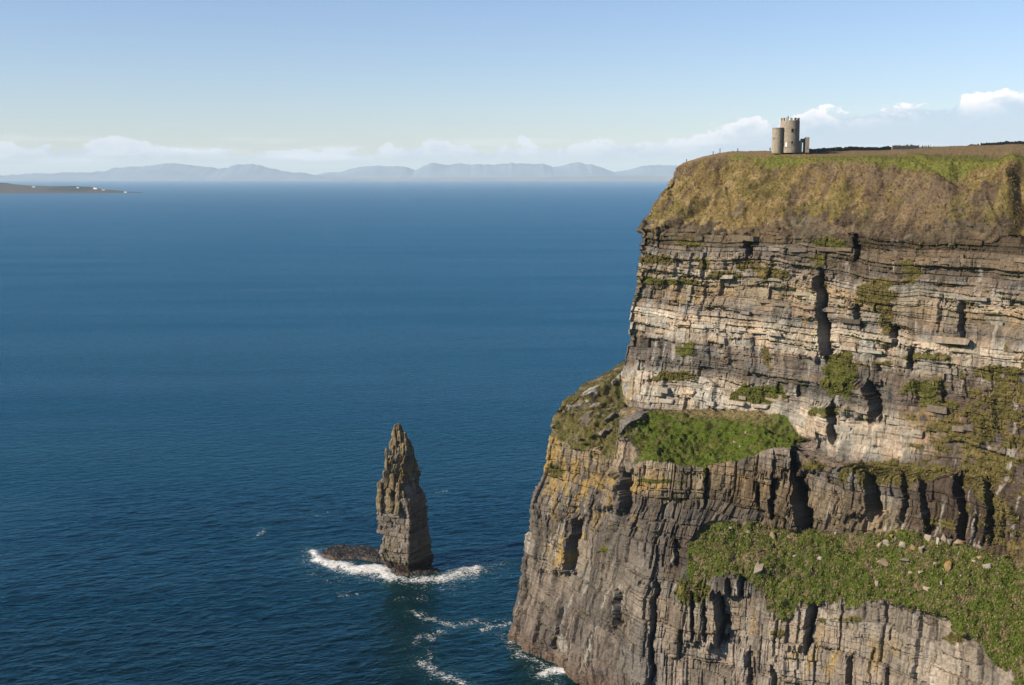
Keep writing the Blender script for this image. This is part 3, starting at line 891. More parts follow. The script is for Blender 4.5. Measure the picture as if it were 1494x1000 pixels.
B_MAT = {'pale': boulder_mat('pale_stone', (.41, .355, .275), (.42, .32, .15), .25), 'grey': boulder_mat('grey_stone', (.33, .29, .24), (.36, .3, .2), .2),
         'orange': boulder_mat('orange_lichen_stone', (.36, .30, .2), (.46, .255, .065), .5), 'spotted': boulder_mat('lichen_spotted_stone', (.38, .33, .26), (.50, .28, .06), .38),
         'white': boulder_mat('white_stone', (.47, .43, .365), (.55, .5, .42), .15), 'pink': boulder_mat('pinkish_stone', (.50, .39, .31), (.5, .42, .34), .3)}


def boulder(px, py, wpx, hpx, look, label, seed, tilt=0.0, slab=.7):
    j = at_px(px, py + hpx * .35, bench_cells)
    if j is None:
        return
    p = cliff_pts[j]
    sc = math.dist(p, (0, 0, CAM_Z)) / F_PX
    rr = random.Random(seed)
    bm = bmesh.new()
    for _ in range(15):
        v = Vector((rr.uniform(-1, 1), rr.uniform(-1, 1), rr.uniform(-1, 1)))
        m = max(abs(v.x), abs(v.y), abs(v.z)) or 1
        bm.verts.new(v / m * rr.uniform(.72, 1.0) * .52)
    bmesh.ops.convex_hull(bm, input=list(bm.verts))
    bmesh.ops.delete(bm, geom=[v for v in bm.verts if not v.link_faces], context='VERTS')
    wm, hm = max(wpx * sc * .8, .7), max(hpx * sc * .9, .65)
    bmesh.ops.scale(bm, vec=(wm, max(wm, hm) * slab, hm), verts=list(bm.verts))
    bmesh.ops.rotate(bm, cent=(0, 0, 0), matrix=Matrix.Rotation(tilt, 3, 'Y') @ Matrix.Rotation(rr.uniform(-.3, .3), 3, 'X'), verts=list(bm.verts))
    me = bpy.data.meshes.new('boulder')
    bm.to_mesh(me)
    bm.free()
    o = link('boulder', me, B_MAT[look])
    o.location = (p[0], p[1], p[2] + hm * .18)
    o.rotation_euler = (0, 0, rr.uniform(-.5, .5))
    tag(o, label, 'boulder', 'boulders lying on the grassy ledges')


def zA(x, y):
    return 1180 + x / 4.758, 740 + y / 4.758


def zB(x, y):
    return 1000 + x / 7.47, 740 + y / 7.47


BOULDERS = [
    (*zA(850, 222), 17, 11, 'pale', 'large pale wedge of rock, leftmost of the row under the dark wall', .35),
    (*zA(907, 240), 7, 12, 'white', 'upright whitish stone just right of the pale wedge in the row under the dark wall', .1),
    (*zA(975, 235), 14, 10, 'grey', 'squarish grey stone below the tall standing stone on the lower ledge', 0),
    (*zA(1048, 246), 17, 10, 'spotted', 'pale block with an orange end, rightmost of the row under the dark wall', .15),
    (*zA(982, 168), 7, 16, 'pale', 'tall thin standing stone leaning against the dark wall above the lower ledge', .2),
    (*zA(555, 208), 9, 6, 'orange', 'orange stone at the top of the rubble heap on the lower ledge', 0),
    (*zA(545, 240), 11, 9, 'pale', 'pale angular stone under the orange top stone of the rubble heap', .2),
    (*zA(503, 264), 8, 9, 'pale', 'pale pointed stone at the left end of the rubble heap', .3),
    (*zA(566, 268), 10, 5, 'spotted', 'low flat stone at the foot of the rubble heap', .1),
    (*zA(622, 222), 10, 8, 'grey', 'grey stone behind the middle of the rubble heap', .2),
    (*zA(665, 254), 14, 9, 'pale', 'broad pale stone between the rubble heap and the bright orange boulder', .2),
    (*zA(715, 287), 11, 10, 'orange', 'bright orange boulder at the right end of the rubble heap, the most vivid of all', 0),
    (*zA(767, 293), 7, 10, 'spotted', 'cream upright stone just right of the bright orange boulder', -.3),
    (*zA(810, 287), 9, 9, 'grey', 'plain grey stone below the large pale wedge', .1),
    (*zA(970, 338), 10, 6, 'orange', 'small orange slab above the tall ochre standing stone', .3),
    (*zA(1057, 316), 10, 10, 'grey', 'grey tilted stone below the block with an orange end', .4),
    (*zA(962, 402), 11, 17, 'orange', 'tall ochre standing stone in the grass of the lower ledge, right of its middle', .15),
    (*zA(1196, 362), 8, 8, 'orange', 'orange stone left of the grey slab near the right edge of the photo', 0),
    (*zA(1290, 390), 7, 7, 'orange', 'orange stone right of the grey slab, nearest the right edge of the photo', 0),
    (*zA(1240, 405), 16, 9, 'grey', 'grey slab between two orange stones near the right edge of the photo', -.3),
    (*zA(1150, 376), 10, 6, 'pink', 'low tan stone left of the two orange stones near the right edge', .1),
    (*zA(530, 385), 33, 10, 'spotted', 'long low slab with orange patches, biggest rock in the middle of the lower ledge', .05),
    (*zA(665, 374), 18, 7, 'grey', 'low grey rock right of the long slab with orange patches', 0),
    (*zA(915, 535), 10, 9, 'pink', 'rounded pinkish boulder in the green below the ochre standing stone', 0),
    (*zA(1050, 480), 6, 5, 'white', 'tiny whitish stone right of the rounded pinkish boulder', 0),
    (*zA(480, 530), 18, 9, 'grey', 'grey rock with a dark hollow at its right, below the long slab', .1),
    (*zA(720, 465), 9, 6, 'pink', 'small tan rock below the low grey rock, left of a pair', 0),
    (*zA(775, 460), 9, 6, 'pink', 'small tan rock below the low grey rock, right of a pair', .1),
    (*zA(88, 360), 11, 8, 'white', 'white stone lying alone in the grass left of the rubble heap', .4),
    (*zA(206, 198), 7, 6, 'grey', 'small grey stone at the foot of the wall left of the rubble heap', .3),
    (*zA(625, 166), 5, 5, 'orange', 'tiny orange stone in the grass above the rubble heap', 0),
    (*zA(725, 162), 9, 5, 'grey', 'thin grey slab at the foot of the dark wall above the rubble heap', .2),
    (*zA(820, 572), 14, 7, 'pink', 'low brownish rock below the rounded pinkish boulder', 0),
    (*zA(890, 408), 8, 6, 'grey', 'small grey stone left of the tall ochre standing stone', .1),
    (*zA(1330, 355), 6, 5, 'pale', 'small pale stone beside the wall foot, farthest right of the lower ledge', 0),
    (*zB(972, 285), 9, 17, 'spotted', 'leaning pale stone with an orange foot below the great dark cleft', -.35),
    (*zB(1122, 327), 6, 6, 'white', 'small white stone right of the leaning stone below the great dark cleft', 0),
    (*zB(785, 645), 15, 24, 'pale', 'tall pale pyramid of rock near the left lip of the lower ledge', .2),
    (*zB(500, 240), 14, 6, 'pale', 'flat cream slab near the upper left end of the lower ledge', .1),
    (*zB(665, 265), 7, 6, 'grey', 'small grey stone right of the flat cream slab', 0),
    (*zB(1225, 552), 11, 5, 'white', 'thin whitish slab right of the tall pale pyramid', .15),
    (*zB(1340, 632), 10, 5, 'pink', 'low tan stone below the thin whitish slab', .1),
    (1074, 643, 8, 6, 'pale', 'pale stone on the middle ledge, biggest of those scattered at its right end', .1),
    (1091, 632, 7, 5, 'pale', 'pale stone on the middle ledge above and right of the biggest one', .1),
    (1081, 652, 6, 5, 'grey', 'greyish stone lowest on the right end of the middle ledge', 0),
    (1069, 601, 4, 4, 'white', 'tiny white stone at the back of the middle ledge below the block wall', 0),
    (892, 556, 11, 8, 'white', 'white slab on the skyline of the grassy spur, close to the upper wall', -.5),
    (867, 572, 9, 7, 'white', 'white slab on the skyline of the grassy spur, lower of the two', -.4),
    (885, 600, 7, 7, 'grey', 'grey stone standing in the middle of the grassy spur', 0),
    (829, 592, 7, 6, 'grey', 'small grey stone near the tip of the grassy spur', .2)]
for k, b in enumerate(BOULDERS):
    boulder(b[0], b[1], b[2], b[3], b[4], b[5], 300 + k, b[6])

# ------------------------------------------------------------------ the sea stack with its low shelf
stack = tag(empty('sea_stack'), 'tall pointed rock stack standing alone in the sea off the cliff', 'sea stack')
YS = float(ground_Y(838)) + 6
ST = np.array([(74, 528, 545, 553), (88, 520, 545, 562), (104, 513, 547, 566), (150, 508, 572, 588), (170, 499, 592, 606), (210, 494, 600, 623), (270, 490, 588, 628), (310, 474, 580, 640), (350, 461, 574, 655),
               (390, 454, 576, 660), (440, 434, 590, 668), (500, 419, 616, 694), (560, 424, 630, 708), (585, 418, 634, 711), (606, 413, 634, 714), (616, 427, 633, 715), (640, 427, 632, 716), (683, 426, 628, 716),
               (694, 462, 626, 717), (760, 460, 622, 722), (790, 446, 624, 732), (840, 462, 628, 735), (890, 495, 632, 726), (935, 505, 636, 716), (960, 505, 636, 716)], float)
SZX, SZY = lambda x: 440 + x / 3.847, lambda y: 600 + y / 3.847


def build_stack():
    nz_, na = 560, 440
    zy = np.linspace(74, 955, nz_)
    l, c, rr = (np.interp(zy, ST[:, 0], ST[:, k]) for k in (1, 2, 3))
    c = c - .10 * (rr - l) * sstep(zy, 120, 200)
    py = SZY(zy)
    wm = (rr - l) / 3.847 * YS / F_PX * 1.04
    Ld, Cd, Rd = P(SZX(l), py, YS), P(SZX(c), py, YS), P(SZX(rr), py, YS)
    zc = Cd[:, 2]
    q = lambda A, dy: np.stack([A[:, 0] * (YS + dy) / YS, YS + dy, zc], -1)
    L_, C_, R_ = q(Ld, -.02 * wm), q(Cd, -.34 * wm), q(Rd, .30 * wm)
    B_ = .5 * (L_ + R_) + np.stack([.1 * wm, .62 * wm, 0 * wm], -1)
    B2 = L_ + np.stack([.12 * wm, .42 * wm, 0 * wm], -1)
    ring = [L_, C_, R_, B_, B2, L_]
    per = np.array([0, .40, .64, .82, .93, 1.0])
    a = np.linspace(0, 1, na + 1)[:-1]
    Vs = np.zeros((nz_, na, 3))
    for k in range(5):
        m = (a >= per[k]) & (a < per[k + 1])
        f = ((a[m] - per[k]) / (per[k + 1] - per[k]))[None, :, None]
        Vs[:, m] = ring[k][:, None] * (1 - f) + ring[k + 1][:, None] * f
    Vs = smooth_axis(Vs, 1.2, 0)
    ext = np.concatenate([Vs[:, -8:], Vs, Vs[:, :8]], 1)
    Vs = smooth_axis(ext, 2.0, 1)[:, 8:-8]
    ext = np.concatenate([Vs[:, -1:], Vs, Vs[:, :1]], 1)
    N = grid_normals(ext)[:, 1:-1]
    cen = Vs.mean(1, keepdims=True)
    if ((N * (Vs - cen)).sum(-1)).mean() < 0:
        N = -N
    u = np.broadcast_to(a[None] * 52.0, Vs.shape[:2])
    z = Vs[..., 2]
    zz = z + .5 * vnoise(u / 9, z / 9, seed=401)
    eA = layer_edges(-10, 90, lambda q_: rs.uniform(1.2, 3.6))
    eB = layer_edges(-10, 90, lambda q_: rs.uniform(.4, 1.1))
    oa, ta, ga, ba, la, bka, ka, ia = course(zz, u + .5 * vnoise(u / 5, z / 5, seed=402), eA, 2.5, 7, 411, .35)
    ob, tb, gb, bb, lb, bkb, kb, ib = course(zz, u + .3 * vnoise(u / 2, z / 2, seed=403), eB, 1.2, 3.5, 421, .2)
    up = sstep(z, 34, 42)                                               # fluted upper half, bedded lower half
    lower = 1 - up
    d = 1.1 * fbm(u / 9, z / 10, seed=431, octaves=3)
    d = d + lower * ((la - .5) * 1.5 + oa * .85 + ta * .8 - .3 * ga - .25 * ba) + ((lb - .5) * .3 + ob * .3 - .15 * bb - .12 * gb)
    d = d + up * (1.9 * fins(u, z, 3.3, 13, 441, 1.0) - 1.0 * np.maximum(fbm(u / 2.4, z / 16, seed=443, octaves=3), 0) + .4 * fins(u, z, 1.6, 6, 445, 1.0) + 1.3 * oa + .8 * ta + .7 * ob - .4 * ga)
    cl = np.exp(-((a[None] - .30) / .035) ** 2) * sstep(z, 40, 43) * (1 - sstep(z, 50, 54))
    cl2 = np.exp(-((a[None] - .155) / .018) ** 2) * sstep(z, 37, 39) * (1 - sstep(z, 47, 50))
    d = d - 3.6 * cl - 3.0 * cl2 + .28 * fbm(Vs[..., 0] / 1.2, Vs[..., 1] / 1.2, z / 1.2, seed=447, octaves=3)
    sz = np.clip(wm / 18.0, .22, 1)[:, None]
    d *= sz * 1.25
    Nn = N.copy()
    Nn[..., 2] *= .3
    Vs = Vs + Nn * d[..., None]
    col = np.where(up[..., None] > .5, C(.245, .21, .155), C(.255, .22, .185)) * (.78 + .44 * la[..., None]) * (.85 + .3 * bka[..., None]) * (.9 + .2 * lb[..., None])
    oc = (sstep(fbm(u / 2.0, z / 5, seed=451, octaves=3) + .25 * sstep(z, 38, 62), .12, .4) * sstep(z, 30, 44) * .85)[..., None]
    col = col * (1 - oc) + oc * C(.40, .275, .10)
    wh = (np.exp(-((z - 38.5) / 3.5) ** 2) * sstep(fbm(u / 1.3, z / 6, seed=453, octaves=3), -.15, .3) * .75 + np.exp(-((z - 53) / 4) ** 2) * sstep(fbm(u / 1.2, z / 4, seed=455), .1, .35) * .5)[..., None]
    col = col * (1 - wh) + wh * C(.50, .47, .42)
    ol = (sstep(z, 22, 10) * sstep(fbm(u / 3, z / 3, seed=457), -.3, .3) * .6)[..., None]
    col = col * (1 - ol) + ol * C(.19, .155, .085)
    wt = (1 - sstep(z + 1.2 * fbm(u / 2, z / 2, seed=459), 2.5, 6.5))[..., None]
    col = col * (1 - wt) + wt * C(.075, .055, .042)
    i = np.arange(nz_ * na).reshape(nz_, na)
    j = np.roll(i, -1, 1)
    Fq = np.stack([i[:-1], i[1:], j[1:], j[:-1]], -1).reshape(-1, 4)
    top = Vs[0].mean(0) + np.array([0, 0, .4])
    allV = np.vstack([Vs.reshape(-1, 3), top])
    col = col * .74
    allC = np.vstack([np.clip(col, .01, .8).reshape(-1, 3), col[0, 0]])
    t_ = len(allV) - 1
    cap_ = np.stack([i[0], j[0], np.full(na, t_), np.full(na, t_)], -1)
    me = np_mesh('shaft', allV, Fq, allC)
    bm = bmesh.new()
    bm.from_mesh(me)
    bm.verts.ensure_lookup_table()
    for q0, q1 in zip(i[0], j[0]):
        try:
            bm.faces.new((bm.verts[t_], bm.verts[q0], bm.verts[q1]))
        except ValueError:
            pass
    bmesh.ops.recalc_face_normals(bm, faces=bm.faces)
    bm.to_mesh(me)
    bm.free()
    o = link('shaft', me, M_ROCK, stack)
    return Vs, col


SV, SC = build_stack()


def pinnacle(zx, zy0, zy1, wz, seed, dy=0.0, name='pinnacle'):
    """a free column of rock on the stack"""
    top, bot = P(SZX(zx), SZY(zy0), YS + dy), P(SZX(zx), SZY(zy1), YS + dy)
    h = top[2] - bot[2]
    rad = wz / 3.847 * YS / F_PX * .5
    nr_, na = 34, 18
    tq = np.linspace(0, 1, nr_)
    aa = np.linspace(0, 2 * np.pi, na + 1)[:-1]
    z = np.repeat((bot[2] + h * tq)[:, None], na, 1)
    prof = np.interp(tq, [0, .5, .85, .97, 1], [1.2, 1.0, .9, .7, .25])
    rr_ = rad * .92 * prof[:, None] * (1 + .3 * (rnd(np.floor(z / 1.9 + .4 * np.sign(np.cos(aa))[None]).astype(np.int64), np.floor(aa / 1.05).astype(np.int64)[None] + 0 * z.astype(np.int64), seed + 7) - .5) + .27 * vnoise(np.cos(aa)[None] * 1.5 + seed, np.sin(aa)[None] * 1.5, z / 2.2, seed=seed) + .15 * (rnd(np.floor(z / 1.1).astype(np.int64), 0, seed) - .5))
    sq = 1 / np.maximum(np.abs(np.cos(aa + .4)), np.abs(np.sin(aa + .4))) ** .55
    x = bot[0] + rr_ * sq * np.cos(aa) + .25 * rad * vnoise(z / 4, z * 0, seed=seed + 3)
    y = bot[1] + rr_ * sq * np.sin(aa)
    Vp = np.stack([x, y, z], -1)
    cc = C(.19, .15, .09) * (.7 + .5 * rnd(np.floor(z / 1.3).astype(np.int64), 1, seed))[..., None] * (1 + .25 * vnoise(x * 1.3, y * 1.3, z, seed=seed + 5))[..., None]
    i = np.arange(nr_ * na).reshape(nr_, na)
    j = np.roll(i, -1, 1)
    Fq = np.stack([i[:-1], j[:-1], j[1:], i[1:]], -1).reshape(-1, 4)
    me = np_mesh(name, Vp, Fq, np.clip(cc, .01, .8))
    link(name, me, M_ROCK, stack)


for a_ in [(477, 206, 320, 20, 501, -1.5), (580, 118, 190, 26, 502, -2.0), (548, 108, 165, 17, 503, -3.0), (524, 92, 190, 20, 504, -2.0), (541, 402, 450, 24, 505, -5.6), (543, 446, 575, 32, 506, -6.3), (572, 448, 540, 17, 507, -6.2),
           (498, 430, 560, 42, 508, -4.6), (440, 395, 560, 34, 509, -2.0), (605, 492, 562, 26, 510, -6.0), (510, 350, 440, 34, 511, -3.6)]:
    pinnacle(*a_)


def inside(px, py, poly):
    n = len(poly)
    w_ = np.zeros(px.shape, bool)
    dist = np.full(px.shape, 1e9)
    for k in range(n):
        (x0, y0), (x1, y1) = poly[k], poly[(k + 1) % n]
        c_ = ((y0 > py) != (y1 > py)) & (px < (x1 - x0) * (py - y0) / (y1 - y0 + 1e-12) + x0)
        w_ ^= c_
        ex, ey = x1 - x0, y1 - y0
        tt_ = np.clip(((px - x0) * ex + (py - y0) * ey) / (ex * ex + ey * ey), 0, 1)
        dist = np.minimum(dist, np.hypot(px - x0 - tt_ * ex, py - y0 - tt_ * ey))
    return np.where(w_, dist, -dist)


def shelf(outline, name, ztop, seed):
    w2 = [tuple(P(SZX(x), SZY(y), float(ground_Y(SZY(y), z0)))[:2]) for x, y, z0 in outline]
    xs, ys = [p[0] for p in w2], [p[1] for p in w2]
    st = .34
    gx, gy = np.meshgrid(np.arange(min(xs) - 2, max(xs) + 2, st), np.arange(min(ys) - 2, max(ys) + 2, st))
    d = inside(gx, gy, w2) + .9 * fbm(gx / 2.2, gy / 2.2, seed=seed, octaves=3)
    h = np.clip(d * 2.0, -2.5, 1) * .9
    step = np.floor(2.5 * fbm(gx / 4.5, gy / 3.2, seed=seed + 1, octaves=3)) / 2.5
    h = np.where(d > .3, ztop * sstep(d, 0, 1.1) * (.75 + .55 * step) + .35 * fbm(gx / .9, gy / .9, seed=seed + 2, octaves=3), h)
    Vq = np.stack([gx, gy, h], -1)
    cc = C(.022, .018, .017) * (1 + .5 * fbm(gx / 1.4, gy / 1.4, seed=seed + 3))[..., None]
    edge = (sstep(d, 1.6, .4) * sstep(fbm(gx / 2, gy / 2, seed=seed + 4), -.1, .3) * .6)[..., None]
    cc = cc * (1 - edge) + edge * C(.12, .078, .052)
    Fq = grid_faces(*gx.shape)
    Fq = Fq[(h.ravel()[Fq] > -1.9).any(1)][:, ::-1]
    link(name, submesh(name, Vq, Fq, np.clip(cc, .01, .6)), M_WET, stack)


M_WET = surface_mat('wet_rock', 'attr', rough=.6, spec=.25, grain=(1.5, .3), bump=.8, bump_dist=.3)
tag(stack.children[0], None)
shelf([(103, 795, 1.5), (128, 768, 1.5), (200, 750, 1.5), (250, 747, 1.5), (330, 757, 1.5), (440, 774, 1.5), (520, 800, 1.5), (560, 890, 0), (520, 912, 0), (485, 880, 0), (450, 850, 0), (400, 848, 0), (310, 832, 0), (250, 832, 0), (180, 836, 0), (120, 825, 0)], 'rock_shelf', 2.4, 601)
shelf([(500, 880, 0), (640, 885, 1), (700, 868, 1), (735, 872, 1), (785, 893, 0), (740, 908, 0), (660, 918, 0), (600, 925, 0), (530, 922, 0)], 'rock_shelf', 1.6, 621)

# ------------------------------------------------------------------ the sea
def zz_px(x, y):
    return 440 + x / 3.557, 770 + y / 3.557


def foam_line(pts, width, strength):
    w2 = np.array([P(x, y, float(ground_Y(y)))[:2] for x, y in pts])
    return w2, width * 1.45, strength


FOAM = [
    foam_line([(455, 805), (463, 812)], 2.2, 1.3),
    foam_line([(466, 816), (480, 822), (500, 825), (520, 829), (540, 832), (556, 834), (570, 842)], 3.6, 1.35),
    foam_line([(520, 831), (545, 830), (562, 833)], 4.4, 1.5), foam_line([(560, 838), (590, 845), (625, 846)], 3.0, .95), foam_line([(622, 845), (650, 842), (672, 836), (690, 830)], 4.6, 1.1),
    foam_line([(490, 829), (520, 836), (550, 841)], 3.6, .85), foam_line([(618, 851), (650, 849), (690, 841)], 3.2, .7), foam_line([(660, 842), (690, 835)], 3.6, .9), foam_line([(672, 834), (700, 827), (732, 822)], 2.6, .62), foam_line([(500, 838), (540, 846), (590, 852)], 3.5, .55), foam_line([(597, 893), (620, 902), (648, 909), (664, 913)], 1.8, .8),
    foam_line([(664, 914), (682, 909), (694, 904), (709, 908)], 1.8, .75), foam_line([(706, 920), (722, 912), (745, 909)], 2.2, .8), foam_line([(605, 938), (612, 930), (628, 929), (642, 922)], 2.2, .68), foam_line([(630, 934), (636, 925)], 1.6, .6),
    foam_line([(612, 968), (634, 980), (656, 990), (684, 1003)], 2.3, .85), foam_line([(624, 946), (627, 962)], 1.5, .62), foam_line([(757, 955), (775, 962), (795, 970), (806, 978)], 1.7, .8),
    foam_line([(794, 985), (810, 980), (828, 979)], 2.4, 1.3), foam_line([(736, 925), (745, 938), (760, 956)], 2.6, .72), foam_line([(369, 786), (378, 779), (386, 773)], 1.4, .72), foam_line([(462, 753), (478, 748)], 1.2, .7),
    foam_line([(750, 667), (765, 668)], 1.3, .7), foam_line([(636, 719), (650, 716)], 1.4, .72), foam_line([(496, 868), (520, 866)], 1.8, .55), foam_line([(580, 874), (600, 872), (622, 871)], 1.6, .62), foam_line([(448, 838), (470, 843), (490, 852)], 2.6, .5),
    foam_line([(500, 862), (530, 868)], 2.0, .45), foam_line([(700, 848), (760, 838)], 2.2, .4), foam_line([(745, 940), (800, 990), (845, 1010)], 1.5, .5)]


def axis(dense0, dense1, step, lo, hi, growth):
    a = list(np.arange(dense0, dense1, step))
    s_, left = step, []
    v = dense0
    while v > lo:
        s_ *= growth
        v -= s_
        left.append(max(v, lo))
    s_, right = step, []
    v = a[-1]
    while v < hi:
        s_ *= growth
        v += s_
        right.append(min(v, hi))
    return np.array(left[::-1] + a + right)


SEA = 60000.0
ax_x = axis(-215, 62, .8, -SEA, SEA, 1.12)
ax_y = axis(345, 600, .8, -SEA, SEA, 1.12)
gx, gy = np.meshgrid(ax_x, ax_y)
d_dense = np.maximum(np.maximum(-215 - gx, gx - 62), np.maximum(345 - gy, gy - 600))
amp = np.clip(1 - d_dense / 60, 0, 1)
cw, sw = math.cos(.35), math.sin(.35)
wu, wv = gx * cw + gy * sw, -gx * sw + gy * cw
h = .22 * fbm(wu / 16, wv / 9, seed=701, octaves=2) + .26 * fbm(wu / 8, wv / 3.6, seed=703, octaves=2) + .13 * fbm(wu / 3.2, wv / 1.9, seed=705, octaves=2)
h = h * amp * .95 - .02
foam = np.zeros_like(gx)
spill = np.zeros_like(gx)
sel = amp > 0
sx, sy = gx[sel], gy[sel]
wx = sx + 1.6 * fbm(sx / 5, sy / 5, seed=711, octaves=3)
wy = sy + 2.4 * fbm(sx / 5, sy / 5, seed=713, octaves=3)
fv, sv = np.zeros_like(sx), np.zeros_like(sx)
for pts, wd, st in FOAM:
    best = np.full(sx.shape, 1e9)
    for k in range(len(pts) - 1):
        a0, e = pts[k], pts[k + 1] - pts[k]
        q = np.clip(((wx - a0[0]) * e[0] + (wy - a0[1]) * e[1]) / (e @ e), 0, 1)
        best = np.minimum(best, np.hypot(wx - a0[0] - q * e[0], (wy - a0[1] - q * e[1]) * .8))
    fv = np.maximum(fv, np.maximum(st * np.exp(-(best / wd) ** 2), .60 * min(st, 1.1) * np.exp(-(best / (wd * 2.6)) ** 2)))
    sv = np.maximum(sv, min(st, 1) * np.exp(-(best / (wd * 3.2)) ** 2))
foam[sel], spill[sel] = fv, sv
h = h + np.where(foam > .9, (foam - .9) * 2.0 * (.6 + .8 * np.abs(fbm(gx / 1.5, gy / 1.5, seed=721, octaves=3))), 0)
sea_me = np_mesh('sea', np.stack([gx, gy, h], -1), grid_faces(*gx.shape)[:, ::-1], None, True, {'foam': foam.ravel(), 'spill': spill.ravel()})
if sea_me.polygons[0].normal.z < 0:
    sea_me.flip_normals()


def sea_mat():
    m, t, b = new_mat('sea_water')
    pos = t.node('ShaderNodeNewGeometry').outputs['Position']
    at = t.node('ShaderNodeAttribute', attribute_name='foam').outputs['Fac']
    sp = t.node('ShaderNodeAttribute', attribute_name='spill').outputs['Fac']
    rot = t.mapping(pos, (1, 1, 0), (0, 0, -.35))
    big = t.noise(t.mapping(rot, (1 / 900, 1 / 330, 0)), 1.0, 4.0, .55)
    lane = t.noise(t.mapping(pos, (1 / 1500, 1 / 150, 0), (0, 0, -.06)), 1.0, 4.0, .55, .4)
    deep = t.mix(t.ramp(big, .3, .7), (.0002, .0051, .0075), (.0004, .0077, .0113))
    deep = t.mix(t.math('MULTIPLY', sp, .45), deep, (.004, .030, .033))
    f1 = t.noise(t.mapping(pos, (.9, .9, 0)), 1.0, 6.0, .72, .6)
    f2 = t.noise(t.mapping(pos, (.22, .22, 0)), 1.0, 3.0, .5, .4)
    lace = t.math('ADD', t.math('MULTIPLY', f1, .75), t.math('MULTIPLY', f2, .25))
    fm = t.math('SUBTRACT', t.math('MULTIPLY', at, .9), t.math('MULTIPLY', t.math('SUBTRACT', lace, .38), 3.6))
    fm = t.ramp(fm, .12, .75)
    fm = t.math('MULTIPLY', fm, t.ramp(at, .05, .3))
    t.put(b.inputs['Base Color'], t.mix(fm, deep, (.46, .475, .475)))
    w1 = t.noise(t.mapping(rot, (1 / 9.5, 1 / 5.2, 0)), 1.0, 3.0, .6, .5)
    w2 = t.noise(t.mapping(rot, (1 / 3.6, 1 / 2.1, 0)), 1.0, 4.0, .6, .4)
    w3 = t.noise(t.mapping(rot, (1 / 120, 1 / 48, 0)), 1.0, 2.0, .5)
    hh = t.math('ADD', t.math('ADD', t.math('MULTIPLY', w1, 1.35), t.math('MULTIPLY', w2, .70)), t.math('MULTIPLY', w3, .9))
    bn = t.node('ShaderNodeBump')
    bn.inputs['Strength'].default_value = 1.0
    bn.inputs['Distance'].default_value = 1.0
    t.put(bn.inputs['Height'], hh)
    t.l.new(bn.outputs[0], b.inputs['Normal'])
    b.inputs['Specular IOR Level'].default_value = 0.0
    b.inputs['Roughness'].default_value = 1.0
    fr = t.node('ShaderNodeFresnel')
    fr.inputs['IOR'].default_value = 1.33
    t.l.new(bn.outputs[0], fr.inputs['Normal'])
    gust = t.noise(t.mapping(pos, (1 / 700, 1 / 95, 0), (0, 0, .10)), 1.0, 5.0, .62, .5)
    gl = t.node('ShaderNodeBsdfGlossy')
    t.put(gl.inputs['Color'], t.mix(t.ramp(t.math('ADD', t.math('MULTIPLY', gust, .65), t.math('MULTIPLY', lane, .35)), .38, .62), (.17, .63, .92), (.30, .76, 1.0)))
    t.put(gl.inputs['Roughness'], t.ramp(gust, .35, .65, .16, .26))
    t.l.new(bn.outputs[0], gl.inputs['Normal'])
    mx = t.node('ShaderNodeMixShader')
    t.put(mx.inputs[0], t.math('MULTIPLY', t.math('MINIMUM', t.math('MULTIPLY', t.math('MAXIMUM', t.math('SUBTRACT', fr.outputs[0], .030), 0.0), 1.05), .47), t.math('SUBTRACT', 1.0, fm)))
    t.l.new(b.outputs[0], mx.inputs[1])
    t.l.new(gl.outputs[0], mx.inputs[2])
    t.l.new(mx.outputs[0], t.n['Material Output'].inputs[0])
    return m


sea = tag(link('sea', sea_me, sea_mat()), 'deep blue open sea with small waves and foam round the rocks', 'sea', kind='structure')

# ------------------------------------------------------------------ far land
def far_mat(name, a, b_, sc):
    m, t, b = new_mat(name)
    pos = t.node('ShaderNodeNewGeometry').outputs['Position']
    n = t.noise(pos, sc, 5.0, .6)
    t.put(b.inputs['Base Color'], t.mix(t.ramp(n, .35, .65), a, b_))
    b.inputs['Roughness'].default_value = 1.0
    b.inputs['Specular IOR Level'].default_value = 0.0
    return m


M_HILL = far_mat('far_hill', (.08, .11, .16), (.12, .15, .195), .0012)  # pale blue of distant haze painted into the hill colour, besides the haze volume
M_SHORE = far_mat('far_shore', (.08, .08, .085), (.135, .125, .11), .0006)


def ridge(name, Yk, pts, deep_m, seed, mat, label, jag=1.0):
    px = np.arange(pts[0][0], pts[-1][0] + 1, 1.25)
    py = np.interp(px, [p[0] for p in pts], [p[1] for p in pts])
    top = P(px, py, Yk)
    hz = np.maximum(top[:, 2] + jag * 62 * fbm(px / 17, px * 0, seed=seed, octaves=5, gain=.6), 0)
    q = np.linspace(-1, 1, 41)
    x = top[None, :, 0] + 0 * q[:, None]
    y = Yk + deep_m * q[:, None] + 0 * x
    prof = (1 - np.abs(q)) ** .9
    z = hz[None] * prof[:, None] * (1 + .30 * jag * fbm(x / 3600, y / 1500, seed=seed + 1, octaves=4) * (np.abs(q)[:, None] > .02)) - 3 * (np.abs(q)[:, None] > .98)
    me = np_mesh(name, np.stack([x, y, z], -1), grid_faces(*x.shape)[:, ::-1], None, True)
    tag(link(name, me, mat), label, 'hills', kind='structure')


